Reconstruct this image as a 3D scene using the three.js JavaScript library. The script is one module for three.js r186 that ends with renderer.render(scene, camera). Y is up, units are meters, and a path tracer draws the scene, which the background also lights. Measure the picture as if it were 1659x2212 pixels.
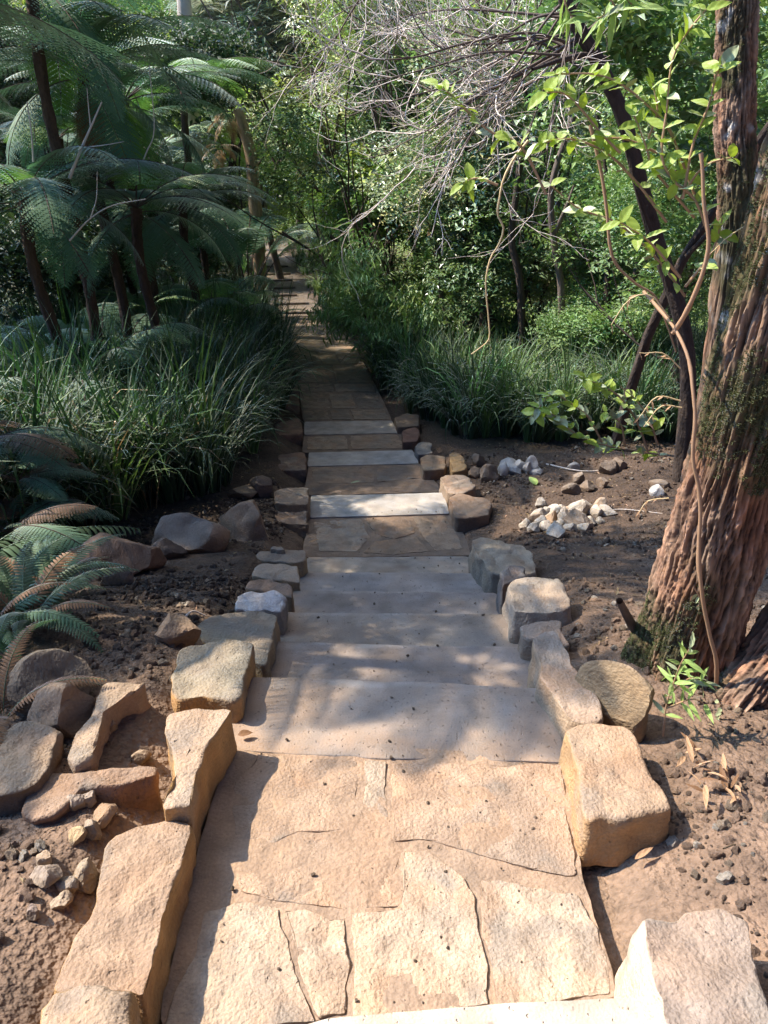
import * as THREE from 'three';
import { Sky } from 'three/addons/objects/Sky.js';
import { ImprovedNoise } from 'three/addons/math/ImprovedNoise.js';
import { mergeVertices, toCreasedNormals } from 'three/addons/utils/BufferGeometryUtils.js';

// ------------------------------------------------------------------ camera, sky, sun, exposure
const scene = new THREE.Scene();
const EYE = 1.86, PITCH = 24.5 * Math.PI / 180, FOV = 67.3;
const camera = new THREE.PerspectiveCamera(FOV, 768 / 1024, 0.05, 400);
camera.position.set(0, EYE, 0);
camera.rotation.x = -PITCH;
const SUN = new THREE.Vector3(-0.66, 0.76, -0.13).normalize();
const sky = new Sky();
sky.name = 'sky';
sky.scale.setScalar(380);
sky.material.uniforms.sunPosition.value.copy(SUN);
sky.material.uniforms.turbidity.value = 8;
sky.material.uniforms.rayleigh.value = 0.45;
sky.material.uniforms.mieCoefficient.value = 0.004;
sky.userData.kind = 'structure';
scene.add(sky);
scene.environmentIntensity = 0.3;
const sun = new THREE.DirectionalLight(0xfff0dc, 5);
sun.position.copy(SUN).multiplyScalar(60).add(new THREE.Vector3(0, 0, -8));
sun.target.position.set(0, 0, -8);
sun.castShadow = true;
sun.shadow.mapSize.set(4096, 4096);
Object.assign(sun.shadow.camera, { left: -30, right: 30, top: 30, bottom: -30, near: 1, far: 140 });
sun.shadow.radius = 1;
scene.add(sun, sun.target);
const renderer = new THREE.WebGLRenderer({ antialias: true });
renderer.setSize(768, 1024);
renderer.toneMapping = THREE.LinearToneMapping;
renderer.toneMappingExposure = 2.1;
renderer.shadowMap.enabled = true;

// ------------------------------------------------------------------ small maths
const rng = (s) => () => { s |= 0; s = s + 0x6D2B79F5 | 0; let t = Math.imul(s ^ s >>> 15, 1 | s); t = t + Math.imul(t ^ t >>> 7, 61 | t) ^ t; return ((t ^ t >>> 14) >>> 0) / 4294967296; };
const IN = new ImprovedNoise();
const noise = (x, y, z) => IN.noise(x + 57.31, y + 31.77, z + 83.13);
function fbm(x, y, z, o = 4) { let s = 0, a = 1, n = 0; for (let i = 0; i < o; i++) { s += a * noise(x, y, z); n += a; x = x * 2.03 + 3.1; y = y * 2.03 + 1.7; z = z * 2.03 + 5.3; a *= 0.5; } return s / n; }
const clamp = (v, a = 0, b = 1) => Math.min(b, Math.max(a, v));
const lerp = (a, b, t) => a + (b - a) * t;
const smooth = (a, b, v) => { const t = clamp((v - a) / (b - a)); return t * t * (3 - 2 * t); };
const mix3 = (a, b, t) => [lerp(a[0], b[0], t), lerp(a[1], b[1], t), lerp(a[2], b[2], t)];
function table(rows) { return (v) => { if (v <= rows[0][0]) return rows[0][1]; for (let i = 1; i < rows.length; i++) if (v <= rows[i][0]) return lerp(rows[i - 1][1], rows[i][1], (v - rows[i - 1][0]) / (rows[i][0] - rows[i - 1][0])); return rows[rows.length - 1][1]; }; }
// places measured on a 1659 x 2212 print of the view: on the level y, or at the ground distance d
const FL = 1106 / Math.tan(FOV * Math.PI / 360), SN = Math.sin(PITCH), CS = Math.cos(PITCH);
function onLevel(px, py, y) { const u = (px - 829.5) / FL, v = (py - 1106) / FL, Z = (EYE - y) / (SN + v * CS); return new THREE.Vector3(u * Z, y, -Z * (CS - v * SN)); }
function atDist(px, py, d) { const u = (px - 829.5) / FL, v = (py - 1106) / FL, Z = d / (CS - v * SN); return new THREE.Vector3(u * Z, EYE + Z * (-SN - v * CS), -d); }
const depthOf = (p) => -p.z * CS - (p.y - EYE) * SN;
function outside(x, y, z, pad = 0) { const q = { x, y, z }, Z = depthOf(q); if (Z < 0.1) return true; const vy = ((y - EYE) * CS - z * SN) / Z; return Math.abs(x / Z) > 0.499 + pad || Math.abs(vy) > 0.666 + pad; }

// ------------------------------------------------------------------ naming
const used = {};
function numbered(n) { if (used[n] === undefined) { used[n] = 0; return n; } used[n]++; return n + '_' + String(used[n]).padStart(3, '0'); }
function tag(o, label, category, group, kind) { if (label) o.userData.label = label; if (category) o.userData.category = category; if (group) o.userData.group = group; if (kind) o.userData.kind = kind; return o; }
function group(name, label, category, grp, pos) { const o = new THREE.Group(); o.name = numbered(name); tag(o, label, category, grp); if (pos) o.position.copy(pos); scene.add(o); return o; }
function mesh(name, geo, mat, parent = scene) { const m = new THREE.Mesh(geo, mat); m.name = numbered(name); parent.add(m); return m; }
const structure = (m) => { m.userData.kind = 'structure'; return m; };
const stuff = (m, label, category) => { m.userData.kind = 'stuff'; if (label) m.userData.label = label; if (category) m.userData.category = category; return m; };

// ------------------------------------------------------------------ textures (seamless, one repeat = `metres`)
function pnoise(seed) {
  const R = rng(seed), P = new Uint8Array(512), G = [];
  for (let i = 0; i < 256; i++) { P[i] = i; const a = R() * 6.2832; G.push([Math.cos(a), Math.sin(a)]); }
  for (let i = 255; i > 0; i--) { const j = Math.floor(R() * (i + 1)); [P[i], P[j]] = [P[j], P[i]]; }
  for (let i = 0; i < 256; i++) P[256 + i] = P[i];
  const base = (x, y, px, py) => {
    const xi = Math.floor(x), yi = Math.floor(y), fx = x - xi, fy = y - yi, u = fx * fx * fx * (fx * (fx * 6 - 15) + 10), v = fy * fy * fy * (fy * (fy * 6 - 15) + 10);
    const g = (i, j, dx, dy) => { const q = G[P[P[((i % px) + px) % px & 255] + (((j % py) + py) % py & 255)]]; return q[0] * dx + q[1] * dy; };
    return lerp(lerp(g(xi, yi, fx, fy), g(xi + 1, yi, fx - 1, fy), u), lerp(g(xi, yi + 1, fx, fy - 1), g(xi + 1, yi + 1, fx - 1, fy - 1), u), v) * 1.41;
  };
  return (u, v, p, o = 4, ay = 1) => { let s = 0, a = 1, n = 0; for (let i = 0; i < o; i++) { const py = Math.max(1, Math.round(p * ay)); s += a * base(u * p, v * py, p, py); n += a; a *= 0.55; p *= 2; } return s / n; };
}
function tex(size, fn, srgb) {
  const d = new Uint8Array(size * size * 4);
  for (let j = 0; j < size; j++) for (let i = 0; i < size; i++) {
    let c = fn(i / size, j / size); if (typeof c === 'number') c = [c, c, c];
    const k = (j * size + i) * 4;
    for (let q = 0; q < 3; q++) { let v = clamp(c[q]); if (srgb) v = v <= 0.0031308 ? v * 12.92 : 1.055 * Math.pow(v, 1 / 2.4) - 0.055; d[k + q] = Math.round(v * 255); }
    d[k + 3] = 255;
  }
  const t = new THREE.DataTexture(d, size, size);
  t.wrapS = t.wrapT = THREE.RepeatWrapping; t.magFilter = THREE.LinearFilter; t.minFilter = THREE.LinearMipmapLinearFilter; t.generateMipmaps = true;
  if (srgb) t.colorSpace = THREE.SRGBColorSpace;
  t.needsUpdate = true;
  return t;
}
const n1 = pnoise(11), n2 = pnoise(23), n3 = pnoise(37);
const stoneCol = tex(512, (u, v) => { const a = n1(u, v, 6, 5), b = n2(u, v, 64, 2), c = n3(u, v, 24, 3); const pit = smooth(0.46, 0.62, c); const k = 0.80 + 0.26 * a + 0.16 * b - 0.22 * pit; return [k, k * (0.985 - 0.05 * n3(u, v, 5, 3)), k * (0.965 - 0.1 * n3(u, v, 5, 3))]; }, true);
const stoneBump = tex(512, (u, v) => 0.5 + 0.3 * n1(u, v, 10, 6) + 0.16 * n2(u, v, 60, 3) - 0.3 * smooth(0.45, 0.62, n3(u, v, 24, 3)), false);
const soilCol = tex(512, (u, v) => { const a = n2(u, v, 7, 5), b = n1(u, v, 40, 3); const k = 0.72 + 0.4 * a + 0.3 * b; return [k, k * 0.98, k * 0.95]; }, true);
const soilBump = tex(512, (u, v) => 0.5 + 0.35 * Math.abs(n1(u, v, 14, 5)) + 0.35 * n2(u, v, 40, 3), false);
const concCol = tex(512, (u, v) => { const a = n3(u, v, 3, 5), b = n1(u, v, 90, 2), c = n2(u, v, 20, 3); const k = 0.84 + 0.42 * a + 0.1 * b - 0.3 * smooth(0.36, 0.55, c); return [k, k * (0.985 - 0.04 * n2(u, v, 4, 3)), k * (0.97 - 0.1 * n2(u, v, 4, 3))]; }, true);
const concBump = tex(512, (u, v) => 0.5 + 0.15 * n1(u, v, 12, 5) + 0.12 * n2(u, v, 80, 2) - 0.5 * smooth(0.44, 0.56, n3(u, v, 40, 2)), false);
const barkCol = tex(512, (u, v) => { const a = n1(u + 0.05 * n3(u, v, 4, 2), v, 16, 4, 0.2), b = n2(u, v, 40, 3, 0.5); const k = 0.72 + 0.5 * a + 0.25 * b; return [k, k * 0.97, k * 0.94]; }, true);
const barkBump = tex(512, (u, v) => 0.5 + 0.5 * n1(u + 0.05 * n3(u, v, 4, 2), v, 18, 4, 0.2) + 0.2 * n2(u, v, 50, 3, 0.6), false);

// ------------------------------------------------------------------ materials
const std = (o) => new THREE.MeshStandardMaterial({ roughness: 0.92, ...o });
const M = {
  stone: std({ vertexColors: true, map: stoneCol, bumpMap: stoneBump, bumpScale: 0.018, roughness: 0.9 }),
  soil: std({ vertexColors: true, map: soilCol, bumpMap: soilBump, bumpScale: 0.03, roughness: 0.97 }),
  dust: std({ vertexColors: true, map: stoneCol, bumpMap: soilBump, bumpScale: 0.008, roughness: 0.96 }),
  concrete: std({ vertexColors: true, map: concCol, bumpMap: concBump, bumpScale: 0.007, roughness: 0.85 }),
  clod: std({ map: soilCol, bumpMap: soilBump, bumpScale: 0.01, color: new THREE.Color().setRGB(1, 1, 1) }),
  bark: std({ vertexColors: true, map: barkCol, bumpMap: barkBump, bumpScale: 0.02, roughness: 0.95 }),
  barkDark: std({ map: barkCol, bumpMap: barkBump, bumpScale: 0.02, color: new THREE.Color().setRGB(0.07, 0.05, 0.038) }),
  barkGrey: std({ map: barkCol, bumpMap: barkBump, bumpScale: 0.012, color: new THREE.Color().setRGB(0.16, 0.125, 0.1) }),
  barkWhite: std({ map: concCol, bumpMap: barkBump, bumpScale: 0.006, color: new THREE.Color().setRGB(0.55, 0.49, 0.41) }),
  barkTan: std({ map: barkCol, bumpMap: barkBump, bumpScale: 0.01, color: new THREE.Color().setRGB(0.5, 0.33, 0.2) }),
  fibre: std({ map: barkCol, bumpMap: barkBump, bumpScale: 0.03, color: new THREE.Color().setRGB(0.085, 0.05, 0.032) }),
  twig: std({ color: new THREE.Color().setRGB(0.62, 0.54, 0.46), roughness: 0.6 }),
  twigDark: std({ color: new THREE.Color().setRGB(0.09, 0.065, 0.05), roughness: 0.85 }),
  deadWood: std({ color: new THREE.Color().setRGB(0.5, 0.45, 0.38), roughness: 0.85 }),
  vine: std({ color: new THREE.Color().setRGB(0.36, 0.22, 0.12), roughness: 0.75 }),
  vinePale: std({ color: new THREE.Color().setRGB(0.62, 0.47, 0.24), roughness: 0.7 }),
};
const leafMat = (r, g, b, tr = 0.4, coat = 0.25) => new THREE.MeshPhysicalMaterial({ color: new THREE.Color().setRGB(r, g, b), roughness: 0.85, transmission: tr, thickness: 0, clearcoat: coat, clearcoatRoughness: 0.38, side: THREE.DoubleSide });
const gloss = (r, g, b, ro = 0.32) => new THREE.MeshStandardMaterial({ color: new THREE.Color().setRGB(r, g, b), roughness: ro, side: THREE.DoubleSide });
const LM = {
  deep: leafMat(0.05, 0.1, 0.032, 0.35, 0.25),
  fern: leafMat(0.085, 0.2, 0.09, 0.42, 0.22), fernBright: leafMat(0.17, 0.36, 0.06, 0.5, 0.2), fernBrown: leafMat(0.2, 0.095, 0.03, 0.35, 0.05),
  sword: leafMat(0.11, 0.2, 0.085, 0.38, 0.12),
  grass: leafMat(0.052, 0.14, 0.028, 0.42, 0.28), grassBright: leafMat(0.17, 0.33, 0.06, 0.45, 0.4), straw: leafMat(0.34, 0.27, 0.15, 0.3, 0.05),
  dark: gloss(0.085, 0.135, 0.06), mid: leafMat(0.165, 0.3, 0.075, 0.45, 0.4), bright: leafMat(0.36, 0.52, 0.11, 0.5, 0.3), grey: leafMat(0.5, 0.58, 0.45, 0.45, 0.1), sage: gloss(0.36, 0.43, 0.25, 0.3),
  vine: leafMat(0.36, 0.5, 0.03, 0.55, 0.4), vineGrey: gloss(0.3, 0.34, 0.18, 0.5), litter: leafMat(1, 1, 1, 0.2, 0), moss: leafMat(0.075, 0.09, 0.02, 0.2, 0), tawny: leafMat(0.5, 0.3, 0.15, 0.35, 0.05),
};

// ------------------------------------------------------------------ geometry builders
class MB {
  constructor() { this.p = []; this.n = []; this.u = []; this.c = []; this.i = []; }
  tube(pts, r0, r1, sides = 6, color, taper = 1) {
    const L = pts.length, base = this.p.length / 3; let up = new THREE.Vector3(0.31, 0.2, 0.93), len = 0;
    for (let k = 0; k < L; k++) {
      const t = new THREE.Vector3().subVectors(pts[Math.min(L - 1, k + 1)], pts[Math.max(0, k - 1)]).normalize();
      const s = new THREE.Vector3().crossVectors(t, up); if (s.lengthSq() < 1e-5) s.set(1, 0, 0).cross(t); s.normalize(); const b = new THREE.Vector3().crossVectors(s, t).normalize(); up = b;
      const r = typeof r0 === 'function' ? r0(k / (L - 1)) : lerp(r0, r1, Math.pow(k / (L - 1), taper)); if (k) len += pts[k].distanceTo(pts[k - 1]);
      for (let j = 0; j <= sides; j++) { const a = j / sides * 6.28319, ca = Math.cos(a), sa = Math.sin(a), nx = s.x * ca + b.x * sa, ny = s.y * ca + b.y * sa, nz = s.z * ca + b.z * sa;
        this.p.push(pts[k].x + nx * r, pts[k].y + ny * r, pts[k].z + nz * r); this.n.push(nx, ny, nz); this.u.push(j / sides * Math.max(0.12, 6.28 * r), len); if (color) this.c.push(...color); }
    }
    for (let k = 0; k < L - 1; k++) for (let j = 0; j < sides; j++) { const a = base + k * (sides + 1) + j, b = a + sides + 1; this.i.push(a, b, a + 1, b, b + 1, a + 1); }
    return this;
  }
  tri(a, b, c, n, col) { const k = this.p.length / 3; for (const q of [a, b, c]) { this.p.push(q.x, q.y, q.z); this.n.push(n.x, n.y, n.z); this.u.push(q.x, q.z); if (col) this.c.push(...col); } this.i.push(k, k + 1, k + 2); }
  // a leaf from base b along unit dir, with unit face normal nn: two halves folded along the midrib
  leaf(b, dir, nn, len, wid, fold = 0.25, droop = 0.15, col) {
    const s = new THREE.Vector3().crossVectors(dir, nn).normalize();
    const at = (t, w, h) => new THREE.Vector3(b.x + dir.x * len * t + s.x * w + nn.x * h, b.y + dir.y * len * t + s.y * w + nn.y * h, b.z + dir.z * len * t + s.z * w + nn.z * h);
    const tip = at(1, 0, -droop * len), midp = at(0.45, 0, 0), l = at(0.42, wid / 2, fold * wid), r = at(0.42, -wid / 2, fold * wid);
    const nl = new THREE.Vector3().copy(nn).addScaledVector(s, -fold).normalize(), nr = new THREE.Vector3().copy(nn).addScaledVector(s, fold).normalize();
    this.tri(b, l, midp, nl, col); this.tri(midp, l, tip, nl, col); this.tri(b, midp, r, nr, col); this.tri(midp, tip, r, nr, col);
  }
  diamond(b, dir, nn, len, wid, droop = 0, col) {
    const s = new THREE.Vector3().crossVectors(dir, nn).normalize();
    const tip = new THREE.Vector3().copy(b).addScaledVector(dir, len).addScaledVector(nn, -droop * len), l = new THREE.Vector3().copy(b).addScaledVector(dir, len * 0.4).addScaledVector(s, wid / 2), r = new THREE.Vector3().copy(b).addScaledVector(dir, len * 0.4).addScaledVector(s, -wid / 2);
    const k = this.p.length / 3; for (const q of [b, l, tip, r]) { this.p.push(q.x, q.y, q.z); this.n.push(nn.x, nn.y, nn.z); this.u.push(q.x, q.z); if (col) this.c.push(...col); } this.i.push(k, k + 1, k + 2, k, k + 2, k + 3);
  }
  // a strap blade along pts
  strap(pts, side, w0, tip = 0) {
    const k = this.p.length / 3, L = pts.length;
    for (let q = 0; q < L; q++) { const t = new THREE.Vector3().subVectors(pts[Math.min(L - 1, q + 1)], pts[Math.max(0, q - 1)]).normalize(), n = new THREE.Vector3().crossVectors(t, side).normalize(), w = w0 * (q === L - 1 ? 0.04 : 1 - 0.6 * Math.pow(q / (L - 1), 2));
      for (const e of [-1, 1]) { this.p.push(pts[q].x + side.x * w * e / 2, pts[q].y + side.y * w * e / 2, pts[q].z + side.z * w * e / 2); const m = new THREE.Vector3().copy(n).addScaledVector(side, e * 0.35).normalize(); this.n.push(m.x, m.y, m.z); this.u.push(e, q / L); } }
    for (let q = 0; q < L - 1; q++) { const a = k + q * 2; this.i.push(a, a + 2, a + 1, a + 1, a + 2, a + 3); }
  }
  build() { const g = new THREE.BufferGeometry(); g.setAttribute('position', new THREE.Float32BufferAttribute(this.p, 3)); g.setAttribute('normal', new THREE.Float32BufferAttribute(this.n, 3)); g.setAttribute('uv', new THREE.Float32BufferAttribute(this.u, 2)); if (this.c.length) g.setAttribute('color', new THREE.Float32BufferAttribute(this.c, 3)); g.setIndex(this.i); return g; }
}
function boxUV(g, s = 1, ox = 0) { // unindexed copy with uv in metres from the plane each face looks along
  const q = g.index ? g.toNonIndexed() : g, p = q.attributes.position, n = q.attributes.normal, uv = new Float32Array(p.count * 2);
  for (let f = 0; f < p.count; f += 3) {
    let nx = 0, ny = 0, nz = 0; for (let k = 0; k < 3; k++) { nx += n.getX(f + k); ny += n.getY(f + k); nz += n.getZ(f + k); } nx = Math.abs(nx); ny = Math.abs(ny); nz = Math.abs(nz);
    for (let k = 0; k < 3; k++) { const i = f + k, x = p.getX(i), y = p.getY(i), z = p.getZ(i); let a, b; if (ny * 1.2 >= nx && ny * 1.2 >= nz) { a = x; b = z; } else if (nx > nz) { a = z; b = y; } else { a = x; b = y; } uv[i * 2] = a * s + ox; uv[i * 2 + 1] = b * s + ox * 1.7; }
  }
  q.setAttribute('uv', new THREE.BufferAttribute(uv, 2)); return q;
}
function chaikin(poly, c = 0.25) { const o = []; for (let i = 0; i < poly.length; i++) { const a = poly[i], b = poly[(i + 1) % poly.length]; o.push([lerp(a[0], b[0], c), lerp(a[1], b[1], c)], [lerp(a[0], b[0], 1 - c), lerp(a[1], b[1], 1 - c)]); } return o; }
function resample(poly, N) { const L = [0]; for (let i = 0; i < poly.length; i++) { const a = poly[i], b = poly[(i + 1) % poly.length]; L.push(L[i] + Math.hypot(a[0] - b[0], a[1] - b[1])); } const T = L[poly.length], o = []; let k = 0; for (let i = 0; i < N; i++) { const s = i / N * T; while (L[k + 1] < s) k++; const t = (s - L[k]) / (L[k + 1] - L[k]), a = poly[k], b = poly[(k + 1) % poly.length]; o.push([lerp(a[0], b[0], t), lerp(a[1], b[1], t)]); } return o; }
// a hewn stone over an outline (x, z), from base to y
function stoneGeo(poly, o) {
  o = { r: 0.03, amp: 0.012, freq: 7, tilt: [0, 0], N: 76, seed: 1, top: [0.4, 0.3, 0.2], side: [0.4, 0.27, 0.14], lean: 0.01, dome: 0.0, cut: 0.16, wob: 0.012, rings: 9, dust: 0.35, ...o };
  let area = 0; for (let i = 0; i < poly.length; i++) { const a = poly[i], b = poly[(i + 1) % poly.length]; area += a[0] * b[1] - b[0] * a[1]; }
  if (area > 0) poly = poly.slice().reverse();
  let pts = resample(chaikin(chaikin(poly, o.cut * 0.65), 0.2), o.N);
  const c = [0, 0]; pts.forEach((p) => { c[0] += p[0] / o.N; c[1] += p[1] / o.N; });
  pts = pts.map((p) => { const d = Math.hypot(p[0] - c[0], p[1] - c[1]), k = 1 + fbm(p[0] * 9, o.seed, p[1] * 9, 3) * o.wob / d * 2; return [c[0] + (p[0] - c[0]) * k, c[1] + (p[1] - c[1]) * k]; });
  const H = o.y - o.base, prof = [], nW = Math.round(clamp(H / 0.025, 2, 9));
  for (let i = 0; i <= nW; i++) prof.push([o.lean * i / nW, o.base + (H - o.r) * i / nW]);
  o.r *= 0.7; for (let i = 1; i <= 4; i++) { const a = i / 4 * Math.PI / 2; prof.push([o.lean + o.r * (1 - Math.cos(a)), o.y - o.r + o.r * Math.sin(a)]); }
  const pos = [], idx = []; const rings = [];
  for (const [m, y] of prof) rings.push(pts.map((p) => { const d = Math.hypot(p[0] - c[0], p[1] - c[1]), k = Math.max(0.2, 1 - m / d); return [c[0] + (p[0] - c[0]) * k, y, c[1] + (p[1] - c[1]) * k]; }));
  const last = rings[rings.length - 1];
  for (let i = 1; i <= o.rings; i++) { const k = 1 - i / (o.rings + 0.6); rings.push(last.map((p) => [lerp(c[0], p[0], k), o.y + o.dome * (1 - k * k), lerp(c[1], p[2], k)])); }
  for (const r of rings) for (const p of r) { const f = clamp((p[1] - o.base) / H); pos.push(p[0], p[1] + f * (o.tilt[0] * (p[0] - c[0]) + o.tilt[1] * (p[2] - c[1])), p[2]); }
  const R = rings.length, N = o.N;
  for (let k = 0; k < R - 1; k++) for (let j = 0; j < N; j++) { const a = k * N + j, b = k * N + (j + 1) % N, e = a + N, f = b + N; idx.push(a, b, e, b, f, e); }
  const ce = pos.length / 3; pos.push(c[0], o.y + o.dome, c[1]); for (let j = 0; j < N; j++) idx.push((R - 1) * N + j, (R - 1) * N + (j + 1) % N, ce);
  const g = new THREE.BufferGeometry(); g.setAttribute('position', new THREE.Float32BufferAttribute(pos, 3)); g.setIndex(idx); g.computeVertexNormals();
  return finish(g, o);
}
function finish(g, o) {
  const P = g.attributes.position, Nn = g.attributes.normal, S = o.seed * 3.7;
  for (let i = 0; i < P.count; i++) { const x = P.getX(i), y = P.getY(i), z = P.getZ(i); const h = fbm(x * o.freq + S, y * o.freq * 1.3, z * o.freq, 5) * o.amp * 1.5 + fbm(x * 2.6 + S, y * 2.6 + 9, z * 2.6, 2) * o.amp * 0.7 - Math.pow(1 - Math.abs(fbm(x * o.freq * 0.6 + S, y * o.freq * 1.6 + 4, z * o.freq * 0.6 + 2, 2)), 6) * o.amp * 0.7; P.setXYZ(i, x + Nn.getX(i) * h, y + Nn.getY(i) * h, z + Nn.getZ(i) * h); }
  g.computeVertexNormals();
  const C = new Float32Array(P.count * 3), N2 = g.attributes.normal;
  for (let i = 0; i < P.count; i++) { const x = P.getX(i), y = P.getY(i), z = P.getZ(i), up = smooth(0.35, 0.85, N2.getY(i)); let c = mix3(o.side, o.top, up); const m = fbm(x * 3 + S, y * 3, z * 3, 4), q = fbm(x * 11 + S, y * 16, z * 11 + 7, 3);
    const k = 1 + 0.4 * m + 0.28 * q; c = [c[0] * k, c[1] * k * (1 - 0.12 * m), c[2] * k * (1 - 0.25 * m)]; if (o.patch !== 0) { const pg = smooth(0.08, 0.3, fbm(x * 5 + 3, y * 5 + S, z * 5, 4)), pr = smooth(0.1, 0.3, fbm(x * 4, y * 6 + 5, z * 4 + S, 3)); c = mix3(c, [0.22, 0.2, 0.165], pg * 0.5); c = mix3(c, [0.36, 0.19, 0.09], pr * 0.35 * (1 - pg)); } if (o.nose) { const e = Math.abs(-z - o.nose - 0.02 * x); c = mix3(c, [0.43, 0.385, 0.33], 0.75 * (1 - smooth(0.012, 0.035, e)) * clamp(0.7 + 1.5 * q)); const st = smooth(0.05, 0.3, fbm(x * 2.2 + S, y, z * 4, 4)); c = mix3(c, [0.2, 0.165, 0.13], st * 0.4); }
    if (o.edge) c = mix3(c, [0.34, 0.232, 0.15], o.edge(x, y, z) * up * clamp(0.75 + 1.2 * q + 0.8 * m));
    if (o.dust) { const dd = o.dust * smooth(0.0, 0.3, fbm(x * 4 + 5, S, z * 4, 3) + 0.05) * up; c = mix3(c, [0.34, 0.232, 0.15], dd); } C[i * 3] = Math.max(0.01, c[0]); C[i * 3 + 1] = Math.max(0.01, c[1]); C[i * 3 + 2] = Math.max(0.01, c[2]); }
  g.setAttribute('color', new THREE.BufferAttribute(C, 3));
  return boxUV(g, 1.6, o.seed * 0.37);
}
function rockGeo(seed, det = 7, o = {}) { // unit rock, faceted by cuts
  const R = rng(seed * 977 + 5); let g = new THREE.IcosahedronGeometry(1, det); g.deleteAttribute('uv'); g.deleteAttribute('normal'); g = mergeVertices(g, 1e-4);
  const cuts = []; for (let i = 0; i < (o.cuts ?? 11); i++) { const n = new THREE.Vector3(R() * 2 - 1, R() * 2 - 1, R() * 2 - 1).normalize(); cuts.push([n, 0.52 + R() * 0.3]); }
  const P = g.attributes.position, v = new THREE.Vector3();
  for (let i = 0; i < P.count; i++) { v.fromBufferAttribute(P, i); for (const [n, h] of cuts) { const d = v.dot(n); if (d > h) v.addScaledVector(n, (h - d) * 0.94); } P.setXYZ(i, v.x, v.y, v.z); }
  g.computeVertexNormals();
  return o.plain ? g : g;
}
function rock(name, label, cat, grp, p, size, o = {}) { // p: middle of its foot
  const g = rockGeo(o.seed, o.det ?? 7, o); g.scale(size[0] / 1.5, size[1] / 1.5, size[2] / 1.5); g.rotateZ(o.roll ?? 0); g.rotateX(o.pitch ?? 0); g.rotateY(o.turn ?? 0); g.computeVertexNormals();
  const geo = finish(g, { amp: Math.min(...size) * 0.06, freq: 2.4 / Math.max(...size), top: [0.3, 0.22, 0.15], side: [0.28, 0.19, 0.12], dust: 0.3, patch: 0, ...o });
  const m = mesh(name, toCreasedNormals(geo, o.crease ?? 0.5), M.stone); m.position.copy(p); m.position.y += size[1] * (o.lift ?? 0.21); tag(m, label, cat, grp); return m;
}

// ------------------------------------------------------------------ the lie of the land
const centre = table([[0, 0.03], [5, 0.05], [6, -0.05], [7.7, -0.22], [9.3, -0.42], [11, -0.64], [14, -1.03], [16.4, -1.46], [18.2, -1.86], [21.6, -2.7], [29, -4], [39, -5.6], [60, -9]]);
const soilY = table([[-8, 1.5], [0.4, 0.2], [1.4, 0.02], [2.1, -0.02], [2.6, -0.07], [3, -0.17], [3.5, -0.33], [4, -0.48], [4.5, -0.62], [5, -0.78], [5.6, -0.9], [6.5, -1.0], [7.7, -1.13], [9.3, -1.31], [10.2, -1.4], [14, -1.5], [20, -1.5], [32, -1.45], [45, -1.0], [60, 3], [120, 26]]);
const pathTop = table([[0.9, 0], [2.44, 0], [2.46, -0.154], [2.95, -0.154], [2.96, -0.308], [3.46, -0.308], [3.47, -0.462], [3.95, -0.462], [3.96, -0.616], [4.46, -0.616], [4.47, -0.77], [4.98, -0.77], [4.99, -0.92], [6.5, -0.92], [6.52, -1.06], [7.7, -1.1], [8.14, -1.1], [8.16, -1.23], [9.3, -1.28], [9.8, -1.28], [9.82, -1.4], [13, -1.49], [60, -1.49]]);
function ground(x, d) {
  const L = x - centre(d), a = Math.abs(L), far = smooth(10, 14, d);
  let y = soilY(d);
  y += L < 0 ? (0.12 * smooth(0.7, 0.95, a) - 0.06 * smooth(1.4, 2.4, a)) * (1 - far) + 0.12 * smooth(2.2, 6, a) : (0.085 * smooth(0.75, 1.1, a)) * (1 - far) + 0.10 * smooth(1.2, 3, a) * smooth(4.0, 5.5, d) * (1 - far);
  y += smooth(9, 40, a) * 9 * smooth(6, 16, a);
  const rough = smooth(0.68, 0.95, a) * (1 - smooth(12, 30, d) * 0.5);
  y += rough * (0.05 * fbm(x * 1.3, 0, d * 1.3, 3) + 0.03 * fbm(x * 5, 2, d * 5, 3) + 0.012 * Math.abs(fbm(x * 17, 4, d * 17, 2)));
  if (d < 19) { const w = 1 - smooth(0.6, 0.74, a); y = lerp(y, pathTop(d) - 0.07, w); } else { const w = 1 - smooth(0.5, 0.8, a); y = lerp(y, -1.5, w * (d < 45 ? 1 : 0)); }
  return y;
}
function groundHit(px, py) { let prev = 0.6; for (let d = 0.6; d < 80; d *= 1.01) { const p = atDist(px, py, d); if (p.y < ground(p.x, d)) { let a = prev, b = d; for (let k = 0; k < 18; k++) { const m = (a + b) / 2, q = atDist(px, py, m); if (q.y < ground(q.x, m)) b = m; else a = m; } const q = atDist(px, py, b); q.y = ground(q.x, b); return q; } prev = d; } return atDist(px, py, 60); }
const onGround = (x, d, dy = 0) => new THREE.Vector3(x, ground(x, d) + dy, -d);
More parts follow.
